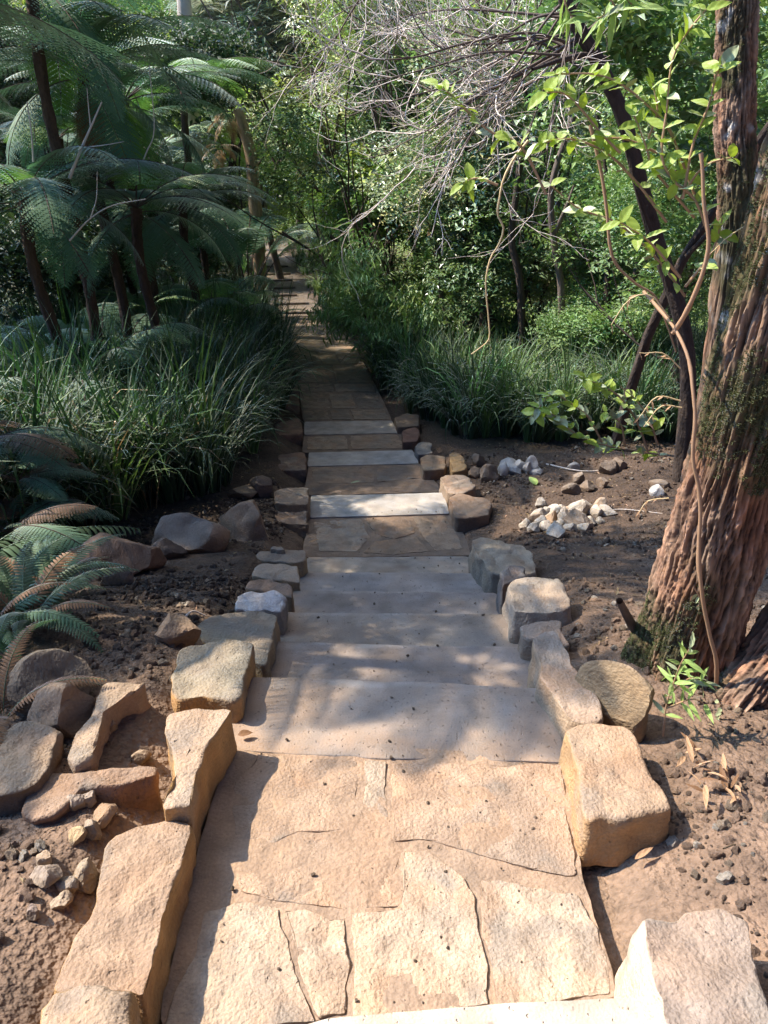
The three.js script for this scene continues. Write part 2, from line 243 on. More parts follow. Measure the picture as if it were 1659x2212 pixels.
{
  const xs = [], ds = []; const A = 1.15, S = Math.asinh(75 / A); for (let i = 0; i <= 360; i++) xs.push(A * Math.sinh(lerp(-S, S, i / 360)));
  for (let d = -8; d < 0.7; d += 0.45) ds.push(d); for (let d = 0.7; d < 6.5; d += 0.024) ds.push(d); for (let d = 6.5; d < 130; d *= 1.016) ds.push(d);
  const W = xs.length, pos = [], col = [], uv = [], idx = [];
  for (const d of ds) for (const x of xs) {
    const y = ground(x, d); pos.push(x, y, -d); uv.push(x * 1.1, d * 1.1);
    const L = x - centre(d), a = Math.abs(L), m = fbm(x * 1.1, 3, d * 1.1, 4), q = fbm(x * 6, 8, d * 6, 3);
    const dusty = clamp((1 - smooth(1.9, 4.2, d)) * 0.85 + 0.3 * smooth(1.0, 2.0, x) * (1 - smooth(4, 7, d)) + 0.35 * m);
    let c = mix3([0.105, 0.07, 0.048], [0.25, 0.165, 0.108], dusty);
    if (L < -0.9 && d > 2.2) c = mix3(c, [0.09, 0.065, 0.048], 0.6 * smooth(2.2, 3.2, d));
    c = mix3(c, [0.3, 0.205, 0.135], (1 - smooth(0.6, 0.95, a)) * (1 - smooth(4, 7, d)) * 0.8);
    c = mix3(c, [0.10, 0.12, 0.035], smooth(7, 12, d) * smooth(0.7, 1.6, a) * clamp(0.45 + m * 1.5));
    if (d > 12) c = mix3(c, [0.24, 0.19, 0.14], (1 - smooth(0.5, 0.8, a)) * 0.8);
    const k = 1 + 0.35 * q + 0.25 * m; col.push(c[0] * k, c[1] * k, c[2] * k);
  }
  for (let j = 0; j < ds.length - 1; j++) for (let i = 0; i < W - 1; i++) { const a = j * W + i; idx.push(a, a + 1, a + W, a + 1, a + W + 1, a + W); }
  const g = new THREE.BufferGeometry(); g.setAttribute('position', new THREE.Float32BufferAttribute(pos, 3)); g.setAttribute('color', new THREE.Float32BufferAttribute(col, 3)); g.setAttribute('uv', new THREE.Float32BufferAttribute(uv, 2)); g.setIndex(idx); g.computeVertexNormals();
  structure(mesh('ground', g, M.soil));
}

// ------------------------------------------------------------------ the path: flagstones in dust
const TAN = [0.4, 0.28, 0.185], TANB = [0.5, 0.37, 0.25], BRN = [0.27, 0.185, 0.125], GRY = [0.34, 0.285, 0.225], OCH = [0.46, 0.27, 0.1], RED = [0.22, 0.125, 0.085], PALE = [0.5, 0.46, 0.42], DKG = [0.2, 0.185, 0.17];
const path = new THREE.Group(); path.name = numbered('path'); structure(path); scene.add(path);
function bed(px, y, name, col, o = {}) { const poly = px.map(([a, b]) => { const p = onLevel(a, b, y); return [p.x, p.z]; }); return mesh(name, stoneGeo(poly, { y, base: y - 0.1, patch: 0, r: 0.006, amp: 0.004, freq: 9, top: col, side: col, seed: 3 + y * 7, N: 120, rings: 30, lean: 0, wob: 0.004, cut: 0.05, ...o }), M.dust, path); }
bed([[330, 2230], [420, 1850], [500, 1600], [1225, 1630], [1262, 1900], [1345, 2160]], 0.001, 'dust_bed', [0.37, 0.255, 0.165], { amp: 0.0085, freq: 5, N: 160, rings: 46, dust: 0 });
bed([[650, 1204], [668, 1112], [975, 1106], [1030, 1200]], -0.929, 'dust_bed', [0.24, 0.175, 0.125]);
bed([[655, 1070], [668, 1000], [905, 998], [960, 1062]], -1.079, 'dust_bed', [0.2, 0.15, 0.115]);
bed([[652, 978], [657, 932], [865, 930], [895, 976]], -1.244, 'dust_bed', [0.2, 0.15, 0.115]);
bed([[655, 912], [650, 870], [640, 800], [612, 725], [612, 690], [705, 690], [755, 725], [790, 790], [830, 870], [848, 910]], -1.43, 'dust_bed', [0.22, 0.17, 0.13], { N: 200, rings: 40 });
function flag(px, y, col, o = {}) { const poly = px.map(([a, b]) => { const p = onLevel(a, b, y); return [p.x, p.z]; }); return mesh('paving_stone', stoneGeo(poly, { y, base: y - 0.06, r: 0.005, amp: 0.0055, freq: 11, top: col, side: mix3(col, BRN, 0.4), cut: 0.04, wob: 0.012, rings: 20, lean: 0.002, N: 130, dust: 0.6, seed: px[0][0] * 0.013 + px[0][1] * 0.007, ...o }), M.stone, path); }
flag([[555, 1624], [668, 1632], [778, 1640], [772, 1720], [765, 1792], [640, 1800], [560, 1835], [505, 1830], [500, 1700]], 0.0045, TAN);
flag([[789, 1640], [834, 1643], [836, 1720], [840, 1782], [788, 1792], [782, 1720]], 0.005, TANB);
flag([[843, 1645], [1030, 1650], [1213, 1648], [1230, 1760], [1250, 1893], [1180, 1885], [1040, 1855], [930, 1815], [850, 1815], [846, 1720]], 0.005, TAN, { amp: 0.007 });
flag([[500, 1848], [640, 1812], [768, 1803], [880, 1825], [862, 1880], [860, 1955], [755, 1962], [610, 1950], [520, 1925]], 0.0, TAN, { amp: 0.006 });
flag([[1035, 1896], [1180, 1920], [1253, 1928], [1280, 1990], [1312, 2066], [1325, 2150], [1200, 2165], [1074, 2172], [1060, 2090], [1045, 2010]], 0.0065, TANB, { amp: 0.006 });
flag([[872, 1836], [920, 1829], [978, 1870], [1020, 1935], [1038, 2000], [1050, 2060], [1064, 2172], [900, 2190], [764, 2196], [762, 2090], [760, 1972], [866, 1960]], 0.0065, TANB, { amp: 0.0065 });
flag([[612, 1962], [680, 1968], [748, 1976], [752, 2080], [752, 2192], [690, 2200], [668, 2150], [645, 2092], [628, 2020]], 0.005, TANB, { amp: 0.008 });
flag([[520, 1938], [602, 1960], [618, 2020], [635, 2090], [658, 2152], [680, 2204], [520, 2225], [345, 2240], [370, 2160], [420, 2050], [440, 1970]], 0.0045, TANB, { amp: 0.006 });
// paving below the flight
flag([[690, 1190], [675, 1125], [780, 1120], [800, 1160], [770, 1192]], -0.925, GRY, { dust: 0.4 });
flag([[808, 1150], [788, 1119], [880, 1116], [900, 1150], [850, 1165]], -0.925, BRN, { dust: 0.5 });
flag([[908, 1150], [890, 1116], [962, 1114], [985, 1150], [1000, 1185], [940, 1190]], -0.925, [0.34, 0.25, 0.17], { dust: 0.5 });
flag([[782, 1194], [810, 1168], [900, 1158], [930, 1190], [860, 1197]], -0.925, [0.3, 0.22, 0.15], { dust: 0.5 });
flag([[672, 1012], [804, 1008], [808, 1042], [676, 1044]], -1.075, [0.24, 0.18, 0.135]);
flag([[814, 1008], [902, 1004], [926, 1030], [816, 1041]], -1.075, [0.22, 0.165, 0.125]);
flag([[668, 1050], [810, 1047], [930, 1036], [950, 1058], [800, 1064], [670, 1066]], -1.08, [0.16, 0.12, 0.095]);
flag([[663, 944], [748, 941], [752, 970], [664, 971]], -1.24, [0.33, 0.26, 0.19]);
flag([[757, 941], [858, 938], [880, 967], [758, 970]], -1.24, [0.31, 0.24, 0.18]);
// flagged path beyond the last slab
for (const [y, rowsY] of [[-1.425, [[906, 884], [882, 848], [846, 828], [826, 788], [786, 760], [758, 728], [726, 708], [706, 694]]]]) {
  const eL = table([[690, 618], [725, 614], [790, 644], [870, 651], [910, 656]]), eR = table([[690, 698], [725, 748], [790, 788], [870, 826], [910, 846]]), R = rng(77);
  rowsY.forEach(([b, t], k) => { const n = [3, 3, 2, 2, 3, 2, 2, 2][k], cutsAt = [0]; for (let i = 1; i < n; i++) cutsAt.push(i / n + (R() - 0.5) * 0.22); cutsAt.push(1);
    for (let i = 0; i < n; i++) { const g = 0.012; const X = (f, py) => lerp(eL(py), eR(py), f); const a = cutsAt[i] + g, c = cutsAt[i + 1] - g, sk = (R() - 0.5) * 2; const col = mix3([0.32, 0.25, 0.18], [0.24, 0.19, 0.145], R());
      flag([[X(a, b), b], [X(c, b), b + sk], [X(c, t), t + 0.4], [X(a, t), t + 0.4 - sk]], y + (R() - 0.5) * 0.008, col, { N: 56, rings: 8, dust: 0.2 }); } });
}
// timber edges of the far dirt steps
[[676, 600, 690], [656, 592, 668], [638, 588, 642], [622, 582, 638], [606, 574, 632], [592, 568, 628], [576, 562, 622]].forEach(([py, a, b], k) => { const p = onLevel(a, py, -1.46), q = onLevel(b, py - 1, -1.46); const mb = new MB(); mb.tube([p, new THREE.Vector3().lerpVectors(p, q, 0.5), q], 0.035, 0.03, 8); mesh('plank', mb.build(), M.barkGrey, path); });

// ------------------------------------------------------------------ concrete steps
const stairs = group('concrete_stairs', 'pale grey concrete flight of six wide treads between sandstone edgings', 'stairs');
function slabGeo(px, y, o = {}) { const poly = px.map(([a, b]) => { const p = onLevel(a, b, y); return [p.x, p.z]; }); return stoneGeo(poly, { y, base: y - 0.15, r: 0.008, amp: 0.0022, freq: 5, top: [0.42, 0.37, 0.325], side: [0.36, 0.32, 0.28], cut: 0.02, wob: 0.003, rings: 18, lean: 0.0, N: 130, dust: 0.3, seed: y * 13 + 2, ...o }); }
const treads = [[0, [[500, 1618], [560, 1624], [880, 1640], [1222, 1646], [1214, 1560], [1200, 1488], [900, 1472], [534, 1461], [495, 1540]]],
  [-0.154, [[545, 1475], [1200, 1500], [1143, 1397], [860, 1392], [581, 1384]]], [-0.308, [[582, 1392], [1144, 1408], [1109, 1326], [860, 1324], [611, 1322]]],
  [-0.462, [[612, 1330], [1110, 1336], [1073, 1280], [850, 1277], [635, 1275]]], [-0.616, [[636, 1282], [1074, 1288], [1039, 1238], [850, 1236], [652, 1236]]], [-0.77, [[654, 1243], [1040, 1246], [1011, 1201], [840, 1202], [663, 1204]]]];
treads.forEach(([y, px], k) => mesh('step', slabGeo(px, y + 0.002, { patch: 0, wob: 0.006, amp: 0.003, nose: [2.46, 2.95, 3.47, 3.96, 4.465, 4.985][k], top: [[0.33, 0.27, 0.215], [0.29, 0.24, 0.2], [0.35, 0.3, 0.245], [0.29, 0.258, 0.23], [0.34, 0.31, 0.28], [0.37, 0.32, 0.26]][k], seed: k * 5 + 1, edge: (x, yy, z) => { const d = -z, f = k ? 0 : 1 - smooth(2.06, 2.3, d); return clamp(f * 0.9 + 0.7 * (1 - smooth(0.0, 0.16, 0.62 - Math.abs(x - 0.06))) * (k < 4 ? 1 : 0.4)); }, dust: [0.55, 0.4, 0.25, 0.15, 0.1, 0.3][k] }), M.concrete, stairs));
const slab = (px, y, label, top, o) => tag(mesh('concrete_step', slabGeo(px, y, { patch: 0, top, seed: y * 31, dust: 0.1, ...o }), M.concrete), label, 'step');
slab([[668, 1118], [972, 1109], [958, 1064], [671, 1070]], -0.915, 'bluish white concrete slab step just below the flight, beyond a strip of paving', [0.37, 0.355, 0.33]);
slab([[664, 1007], [906, 1001], [892, 972], [667, 977]], -1.07, 'bluish white concrete slab step in the middle of three single slabs', [0.37, 0.355, 0.33]);
slab([[657, 939], [861, 935], [847, 908], [657, 911]], -1.235, 'grey concrete slab step farthest down, at the edge of the flagged path', [0.34, 0.31, 0.275]);
slab([[560, 2330], [600, 2225], [700, 2200], [829, 2187], [1100, 2165], [1394, 2152], [1440, 2260], [1470, 2330]], 0.14, 'sunlit cream concrete step at the very bottom edge of the view', [0.55, 0.46, 0.35], { dust: 0.3, N: 160 });

// ------------------------------------------------------------------ edging stones on both sides
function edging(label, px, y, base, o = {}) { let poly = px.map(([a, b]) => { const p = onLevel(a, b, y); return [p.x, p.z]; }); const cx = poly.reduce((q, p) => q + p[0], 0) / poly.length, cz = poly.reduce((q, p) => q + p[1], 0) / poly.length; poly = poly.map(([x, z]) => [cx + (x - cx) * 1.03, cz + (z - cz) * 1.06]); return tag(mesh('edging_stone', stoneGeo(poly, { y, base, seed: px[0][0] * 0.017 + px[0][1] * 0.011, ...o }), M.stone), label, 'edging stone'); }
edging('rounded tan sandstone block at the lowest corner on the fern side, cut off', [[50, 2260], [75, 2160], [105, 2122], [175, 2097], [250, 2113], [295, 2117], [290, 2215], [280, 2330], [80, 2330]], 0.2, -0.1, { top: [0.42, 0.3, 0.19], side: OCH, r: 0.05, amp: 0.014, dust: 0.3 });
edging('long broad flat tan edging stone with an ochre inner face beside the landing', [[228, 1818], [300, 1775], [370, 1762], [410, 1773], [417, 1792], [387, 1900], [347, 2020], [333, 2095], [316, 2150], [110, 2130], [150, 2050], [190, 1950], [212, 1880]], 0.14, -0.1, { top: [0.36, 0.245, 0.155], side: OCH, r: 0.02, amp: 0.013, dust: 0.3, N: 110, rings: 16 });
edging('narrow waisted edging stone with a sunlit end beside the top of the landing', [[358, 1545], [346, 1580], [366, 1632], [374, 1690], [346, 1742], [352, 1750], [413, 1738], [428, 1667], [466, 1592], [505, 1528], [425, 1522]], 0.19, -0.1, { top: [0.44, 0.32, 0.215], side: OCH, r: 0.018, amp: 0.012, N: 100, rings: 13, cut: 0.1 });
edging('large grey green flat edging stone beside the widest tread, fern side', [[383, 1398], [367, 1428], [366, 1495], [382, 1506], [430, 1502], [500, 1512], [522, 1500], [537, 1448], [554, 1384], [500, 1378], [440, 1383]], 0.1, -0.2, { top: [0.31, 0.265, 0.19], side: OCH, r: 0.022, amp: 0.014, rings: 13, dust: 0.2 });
edging('wide grey slab edging stone beyond the large grey green one, fern side', [[422, 1353], [450, 1328], [530, 1318], [604, 1326], [593, 1380], [575, 1440], [470, 1410], [430, 1385]], -0.05, -0.4, { top: [0.31, 0.26, 0.19], side: [0.4, 0.29, 0.16], r: 0.02, rings: 12, dust: 0.25 });
edging('pale bluish white edging stone, the whitest in the fern side row', [[499, 1315], [507, 1280], [540, 1271], [596, 1270], [622, 1290], [618, 1324], [560, 1322]], -0.17, -0.5, { top: [0.52, 0.5, 0.5], side: [0.36, 0.31, 0.25], r: 0.04, amp: 0.02, dust: 0 });
edging('thin brown edging stone partly hidden behind the whitest one', [[528, 1270], [535, 1252], [585, 1247], [636, 1262], [634, 1290], [600, 1284]], -0.27, -0.6, { top: [0.28, 0.2, 0.15], side: [0.36, 0.25, 0.15], r: 0.025 });
edging('grey tan squared edging stone, third from the head of the fern side row', [[538, 1243], [543, 1222], [566, 1213], [648, 1216], [650, 1258], [590, 1252]], -0.4, -0.75, { top: [0.38, 0.31, 0.235], side: [0.42, 0.3, 0.17], r: 0.025, dust: 0.1 });
edging('brown grey edging stone at the head of the flight, fern side', [[545, 1202], [555, 1188], [661, 1184], [663, 1210], [640, 1216], [565, 1212]], -0.5, -0.95, { top: [0.3, 0.24, 0.18], side: [0.42, 0.31, 0.18], r: 0.02, dust: 0.1 });
edging('small cream stone lying on the head stone of the fern side row', [[580, 1186], [585, 1178], [610, 1177], [620, 1186], [600, 1189]], -0.47, -0.55, { top: [0.45, 0.36, 0.26], side: [0.4, 0.3, 0.2], r: 0.02, N: 40 });
edging('square brown block beside the first white slab, farther of the fern side pair', [[590, 1062], [605, 1053], [668, 1051], [670, 1090], [594, 1088]], -0.78, -1.1, { top: [0.26, 0.2, 0.15], side: [0.28, 0.2, 0.13], r: 0.03, dust: 0.1 });
edging('low brown block beside the first white slab, nearer of the fern side pair', [[574, 1104], [600, 1094], [666, 1093], [669, 1132], [590, 1128]], -0.84, -1.1, { top: [0.25, 0.19, 0.145], side: [0.28, 0.2, 0.13], r: 0.03, amp: 0.02 });
edging('dark reddish brown block beside the middle white slab, fern side', [[597, 982], [662, 976], [664, 1014], [600, 1016]], -1.0, -1.3, { top: [0.2, 0.135, 0.1], side: [0.2, 0.13, 0.09], r: 0.025, dust: 0 });
edging('worn red brown block beside the farthest slab, fern side', [[591, 914], [648, 901], [657, 936], [594, 940]], -1.15, -1.5, { top: [0.26, 0.165, 0.11], side: [0.24, 0.15, 0.1], r: 0.03, dust: 0 });
edging('small brown stone beside the flagged path, farther of two on the fern side', [[602, 828], [640, 822], [646, 845], [606, 850]], -1.3, -1.55, { top: [0.2, 0.14, 0.1], side: BRN, r: 0.03, N: 48, dust: 0 });
edging('small brown stone beside the flagged path, nearer of two on the fern side', [[604, 855], [644, 850], [648, 872], [612, 876]], -1.32, -1.55, { top: [0.2, 0.145, 0.1], side: BRN, r: 0.03, N: 48, dust: 0 });
// trunk side
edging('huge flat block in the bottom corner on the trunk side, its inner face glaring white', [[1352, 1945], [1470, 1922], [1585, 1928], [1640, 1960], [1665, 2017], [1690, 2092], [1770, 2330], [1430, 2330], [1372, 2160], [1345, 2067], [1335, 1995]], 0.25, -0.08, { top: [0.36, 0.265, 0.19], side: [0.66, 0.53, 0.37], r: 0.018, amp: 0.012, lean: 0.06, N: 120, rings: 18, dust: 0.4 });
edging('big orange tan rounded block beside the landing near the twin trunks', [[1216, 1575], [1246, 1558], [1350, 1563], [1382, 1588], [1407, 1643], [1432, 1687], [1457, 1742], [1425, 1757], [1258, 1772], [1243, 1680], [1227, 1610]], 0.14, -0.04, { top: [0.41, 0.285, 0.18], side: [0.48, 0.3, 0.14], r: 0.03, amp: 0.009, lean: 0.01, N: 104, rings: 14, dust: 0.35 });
edging('long tan edging stone slanting beside the widest tread, trunk side', [[1146, 1375], [1172, 1362], [1202, 1358], [1217, 1385], [1247, 1438], [1287, 1480], [1304, 1553], [1270, 1562], [1232, 1556], [1190, 1498], [1160, 1448]], 0.11, -0.2, { top: [0.4, 0.3, 0.215], side: [0.4, 0.29, 0.18], r: 0.025, amp: 0.014, rings: 12 });
edging('brown flat edging stone wedged between the long tan one and the pale block', [[1121, 1350], [1160, 1340], [1214, 1336], [1236, 1395], [1165, 1385], [1126, 1372]], -0.03, -0.4, { top: [0.37, 0.26, 0.185], side: [0.36, 0.26, 0.17], r: 0.02 });
edging('big pale squared block beside the middle treads, trunk side', [[1088, 1252], [1110, 1243], [1215, 1243], [1240, 1290], [1238, 1312], [1175, 1322], [1104, 1318]], -0.12, -0.55, { top: [0.45, 0.37, 0.28], side: [0.46, 0.38, 0.29], r: 0.04, amp: 0.02, dust: 0.3, rings: 12 });
edging('narrow dark grey stone standing between two pale blocks, trunk side', [[1074, 1235], [1090, 1220], [1120, 1213], [1140, 1222], [1138, 1248], [1085, 1262]], -0.22, -0.7, { top: DKG, side: DKG, r: 0.04, amp: 0.02, dust: 0 });
edging('wide grey tan sloping block at the head of the flight, trunk side', [[1014, 1162], [1036, 1157], [1066, 1166], [1136, 1175], [1160, 1205], [1162, 1232], [1110, 1246], [1058, 1236], [1030, 1205]], -0.42, -1.0, { top: [0.36, 0.3, 0.215], side: [0.4, 0.32, 0.22], r: 0.03, amp: 0.022, dust: 0.2, rings: 12 });
edging('flat brown block beside the first white slab, nearer of the trunk side pair', [[968, 1072], [1000, 1064], [1062, 1078], [1060, 1112], [983, 1120]], -0.8, -1.1, { top: [0.26, 0.185, 0.13], side: [0.22, 0.15, 0.1], r: 0.025, amp: 0.014 });
edging('tan brown block beside the first white slab, farther of the trunk side pair', [[946, 1027], [1005, 1021], [1032, 1050], [1000, 1066], [963, 1063]], -0.82, -1.15, { top: [0.32, 0.245, 0.185], side: [0.3, 0.22, 0.15], r: 0.03, amp: 0.016, dust: 0.2 });
edging('dark brown squared block beside the middle white slab, trunk side', [[906, 987], [930, 980], [964, 983], [966, 1012], [912, 1016]], -0.97, -1.25, { top: [0.24, 0.175, 0.12], side: [0.2, 0.14, 0.095], r: 0.03, dust: 0 });
edging('orange brown upright block touching the dark squared one, trunk side', [[968, 980], [985, 972], [1008, 990], [1012, 1012], [975, 1018]], -0.92, -1.25, { top: [0.34, 0.225, 0.11], side: [0.3, 0.19, 0.09], r: 0.04, amp: 0.02, dust: 0 });
edging('grey stone at the end of the middle white slab under the grass', [[893, 962], [912, 952], [935, 956], [938, 978], [900, 982]], -1.0, -1.3, { top: [0.24, 0.22, 0.19], side: DKG, r: 0.035, dust: 0 });
edging('brown block beside the farthest slab, farther of the trunk side pair', [[850, 900], [880, 892], [905, 896], [908, 918], [856, 922]], -1.15, -1.5, { top: [0.23, 0.165, 0.115], side: BRN, r: 0.03, dust: 0 });
edging('reddish block beside the farthest slab, nearer of the trunk side pair', [[866, 930], [896, 922], [908, 930], [905, 952], [868, 955]], -1.15, -1.5, { top: [0.22, 0.125, 0.09], side: RED, r: 0.03, dust: 0 });

// ------------------------------------------------------------------ loose rocks
function rockAt(name, label, cat, grp, px, py, w, h, o) { const p = groundHit(px, py + h / 2), Z = depthOf(p), s = Z / FL; return rock(name, label, cat, grp, p, [w * s, h * s * 1.15, (o.deep ?? 0.8) * w * s], o); }
const RK = 'rock';
rockAt(RK, 'pale topped angular rock among dark rubble, largest beyond the fern frond tip', RK, null, 412, 1135, 150, 95, { seed: 4, top: [0.44, 0.34, 0.25], side: [0.25, 0.155, 0.09], cuts: 9, turn: 0.5, dust: 0 });
rockAt(RK, 'peaked tan rock next to the pair of blocks at the first white slab', RK, null, 532, 1118, 112, 84, { seed: 9, top: [0.38, 0.28, 0.195], side: [0.3, 0.2, 0.125], dust: 0, turn: 1.2 });
rockAt(RK, 'reddish brown boulder behind the tip of the fern frond', RK, null, 272, 1185, 150, 92, { seed: 14, top: [0.31, 0.195, 0.125], side: [0.23, 0.13, 0.08], dust: 0, cuts: 8 });
rockAt(RK, 'thin pale shard of stone in front of the reddish boulder', RK, null, 250, 1238, 66, 46, { seed: 17, top: [0.48, 0.4, 0.3], side: [0.34, 0.27, 0.2], dust: 0, cuts: 14, deep: 0.5 });
rockAt(RK, 'dark brown lump wedged under the reddish boulder', RK, null, 206, 1226, 82, 52, { seed: 21, top: [0.12, 0.09, 0.07], side: [0.1, 0.07, 0.055], dust: 0 });
rockAt(RK, 'dark purple brown lump between the boulder and the pale topped rock', RK, null, 366, 1180, 62, 44, { seed: 23, top: [0.14, 0.105, 0.085], side: [0.11, 0.08, 0.06], dust: 0 });
rockAt(RK, 'orange tinted rock at the foot of the grass, above the peaked tan rock', RK, null, 526, 1056, 56, 32, { seed: 26, top: [0.32, 0.23, 0.14], side: [0.26, 0.17, 0.1], dust: 0 });
rockAt(RK, 'dark upright rock at the foot of the grass next to the orange tinted one', RK, null, 566, 1047, 48, 46, { seed: 29, top: [0.16, 0.12, 0.09], side: [0.13, 0.09, 0.07], dust: 0 });
rockAt(RK, 'dark rounded boulder at the edge of the fern undergrowth', RK, null, 112, 1452, 150, 118, { seed: 33, top: [0.25, 0.2, 0.14], side: [0.14, 0.105, 0.07], cuts: 7, dust: 0.1 });
rockAt(RK, 'brown flat faced boulder in front of the dark rounded one', RK, null, 150, 1512, 130, 110, { seed: 36, top: [0.33, 0.235, 0.15], side: [0.25, 0.17, 0.105], cuts: 8, dust: 0.3, turn: 0.8 });
edging('long L shaped pale stone with a bright worn end, in the gravel', [[228, 1468], [320, 1462], [300, 1490], [262, 1500], [232, 1545], [212, 1590], [205, 1628], [155, 1650], [138, 1630], [150, 1585], [185, 1540], [205, 1500]], 0.19, -0.1, { top: [0.38, 0.29, 0.2], side: [0.36, 0.25, 0.16], r: 0.04, amp: 0.018, cut: 0.12 }).name = numbered('flat_rock');
edging('broad dark grey slab at the very edge of the view beside the L shaped stone', [[-60, 1620], [20, 1560], [75, 1548], [138, 1572], [122, 1625], [118, 1650], [92, 1690], [40, 1715], [-60, 1730]], 0.2, -0.1, { top: [0.29, 0.225, 0.155], side: [0.16, 0.115, 0.075], r: 0.025, amp: 0.02, rings: 14 }).name = numbered('flat_rock');
edging('long reddish brown half buried stone below the L shaped one', [[50, 1690], [90, 1662], [200, 1650], [345, 1648], [340, 1672], [290, 1690], [180, 1705], [110, 1765], [62, 1775], [42, 1735]], 0.16, -0.1, { top: [0.3, 0.2, 0.13], side: [0.26, 0.15, 0.09], r: 0.035, amp: 0.018 }).name = numbered('flat_rock');
rockAt(RK, 'olive tan slab leaning against the long edging stone near the twin trunks', RK, null, 1325, 1492, 170, 170, { seed: 41, top: [0.3, 0.23, 0.14], side: [0.28, 0.2, 0.11], cuts: 6, deep: 0.35, turn: -0.7, roll: 0.35, lift: 0.22 });
rockAt(RK, 'tan rock behind the grey slab edging stone, fern side', RK, null, 378, 1350, 90, 66, { seed: 43, top: [0.26, 0.19, 0.13], side: [0.22, 0.155, 0.1], dust: 0.5 });
[[160, 1722, 40, 40, 'pinkish grey'], [195, 1720, 36, 34, 'pale'], [198, 1778, 40, 50, 'buff'], [166, 1798, 38, 26, 'yellow tan'], [92, 1848, 40, 34, 'buff brown'], [98, 1878, 60, 44, 'pale pitted'], [186, 1878, 62, 56, 'long tan'], [145, 1905, 46, 36, 'dull grey'], [134, 1938, 40, 36, 'brown'], [70, 1964, 30, 26, 'small pinkish'], [305, 1628, 36, 26, 'bluish white'], [245, 1560, 24, 26, 'cream'], [300, 1712, 34, 26, 'cream pitted'], [225, 1752, 54, 40, 'orange brown']].forEach(([px, py, w, h, c], k) => rockAt('small_rock', c + ' fist sized stone in the gravel ' + ['below the long half buried one', 'touching the pinkish grey one', 'under the reddish half buried one', 'beside the buff one', 'at the gravel edge', 'above the crumbled earth', 'leaning on the broad edging stone', 'between the pitted and the long ones', 'on the crumbled earth', 'at the view edge', 'below the pebbly ledge', 'on the pebbly ledge', 'beside the waisted edging stone', 'sunk in the dirt'][k], 'stone', null, px, py, w, h, { seed: 60 + k, det: 5, top: { p: [0.42, 0.34, 0.26], b: [0.4, 0.3, 0.2], y: [0.45, 0.33, 0.18], l: [0.42, 0.32, 0.21], d: [0.28, 0.24, 0.19], s: [0.4, 0.3, 0.24], c: [0.52, 0.42, 0.29], o: [0.34, 0.22, 0.13] }[c[0]], side: [0.3, 0.22, 0.14], dust: 0.2, turn: k * 1.3 }));
// brown stones on the trunk side soil
[[1030, 990, 26, 30, 'dark'], [1055, 1017, 48, 36, 'orange brown'], [1023, 1018, 34, 22, 'grey brown'], [1250, 1030, 30, 26, 'dull grey'], [1270, 1045, 36, 24, 'tan'], [1300, 1040, 26, 20, 'grey'], [1232, 1053, 34, 24, 'shady grey'], [1310, 1003, 40, 30, 'pitted grey'], [1338, 998, 34, 26, 'flat brown'], [1420, 1040, 40, 26, 'reddish']].forEach(([px, py, w, h, c], k) => rockAt('small_rock', c + ' stone on the soil ' + ['behind the orange brown upright block', 'beside the tan block at the first white slab', 'tucked behind the tan block', 'in the shade by a dry twig', 'next to the dull grey one', 'at the far soil edge', 'nearest the lone green leaf', 'under the broad leaved shrub', 'by the shrub stem', 'near the foot of the big trunk'][k], 'stone', null, px, py, w, h, { seed: 90 + k, det: 5, top: [0.24, 0.19, 0.145].map((v) => v * (0.8 + (k % 4) * 0.12)), side: [0.2, 0.145, 0.1], dust: 0.2, turn: k }));
// heaps of broken white stone
const whiteHeap = [[1150, 1116, 40, 34], [1178, 1132, 36, 24], [1200, 1138, 52, 36], [1133, 1128, 30, 24], [1165, 1108, 44, 24], [1190, 1112, 36, 26], [1195, 1100, 40, 26], [1212, 1098, 34, 24], [1178, 1100, 34, 18], [1217, 1112, 40, 34], [1245, 1113, 62, 52], [1230, 1135, 44, 20], [1258, 1134, 46, 18], [1170, 1122, 40, 30], [1252, 1090, 54, 38], [1295, 1082, 36, 34], [1286, 1096, 34, 26], [1310, 1098, 46, 20], [1168, 1082, 30, 26], [1295, 1122, 24, 14], [1225, 1098, 30, 22], [1150, 1136, 30, 20], [1212, 1126, 36, 24], [1275, 1122, 34, 18]];
const heapOwn = { 10: 'largest pale broken stone at the middle of the white heap', 2: 'widest low white block at the near foot of the white heap', 18: 'lone white stone lying apart just beyond the white heap', 14: 'big greyish stone topped with a white flake beyond the white heap', 15: 'tan upright stone of the three at the trunk end of the white heap' , 17: 'flat white stone of the three at the trunk end of the white heap', 16: 'white stone standing before the tan one at the trunk end of the heap', 0: 'tan edged stone at the path end of the white heap', 19: 'small flat white stone lying off the near side of the white heap' };
const heapLabel = (k) => heapOwn[k] ?? (k % 5 ? 'white broken angular stone in the thick of the heap near the big trunk' : 'tan broken stone mixed in the white heap near the big trunk');
whiteHeap.forEach(([px, py, w, h], k) => rockAt('white_stone', heapLabel(k), 'stone', k in heapOwn ? null : 'white broken stones in the main heap' + (k % 5 ? '' : ', tan ones'), px, py, w * 0.92, h * 1.0, { seed: 120 + k, det: 5, cuts: 18, crease: 0.3, top: k % 5 === 0 ? [0.5, 0.38, 0.27] : [0.55, 0.49, 0.41], side: k % 5 === 0 ? [0.42, 0.3, 0.2] : [0.45, 0.395, 0.32], dust: 0.12, patch: 0, turn: k * 0.9 }));
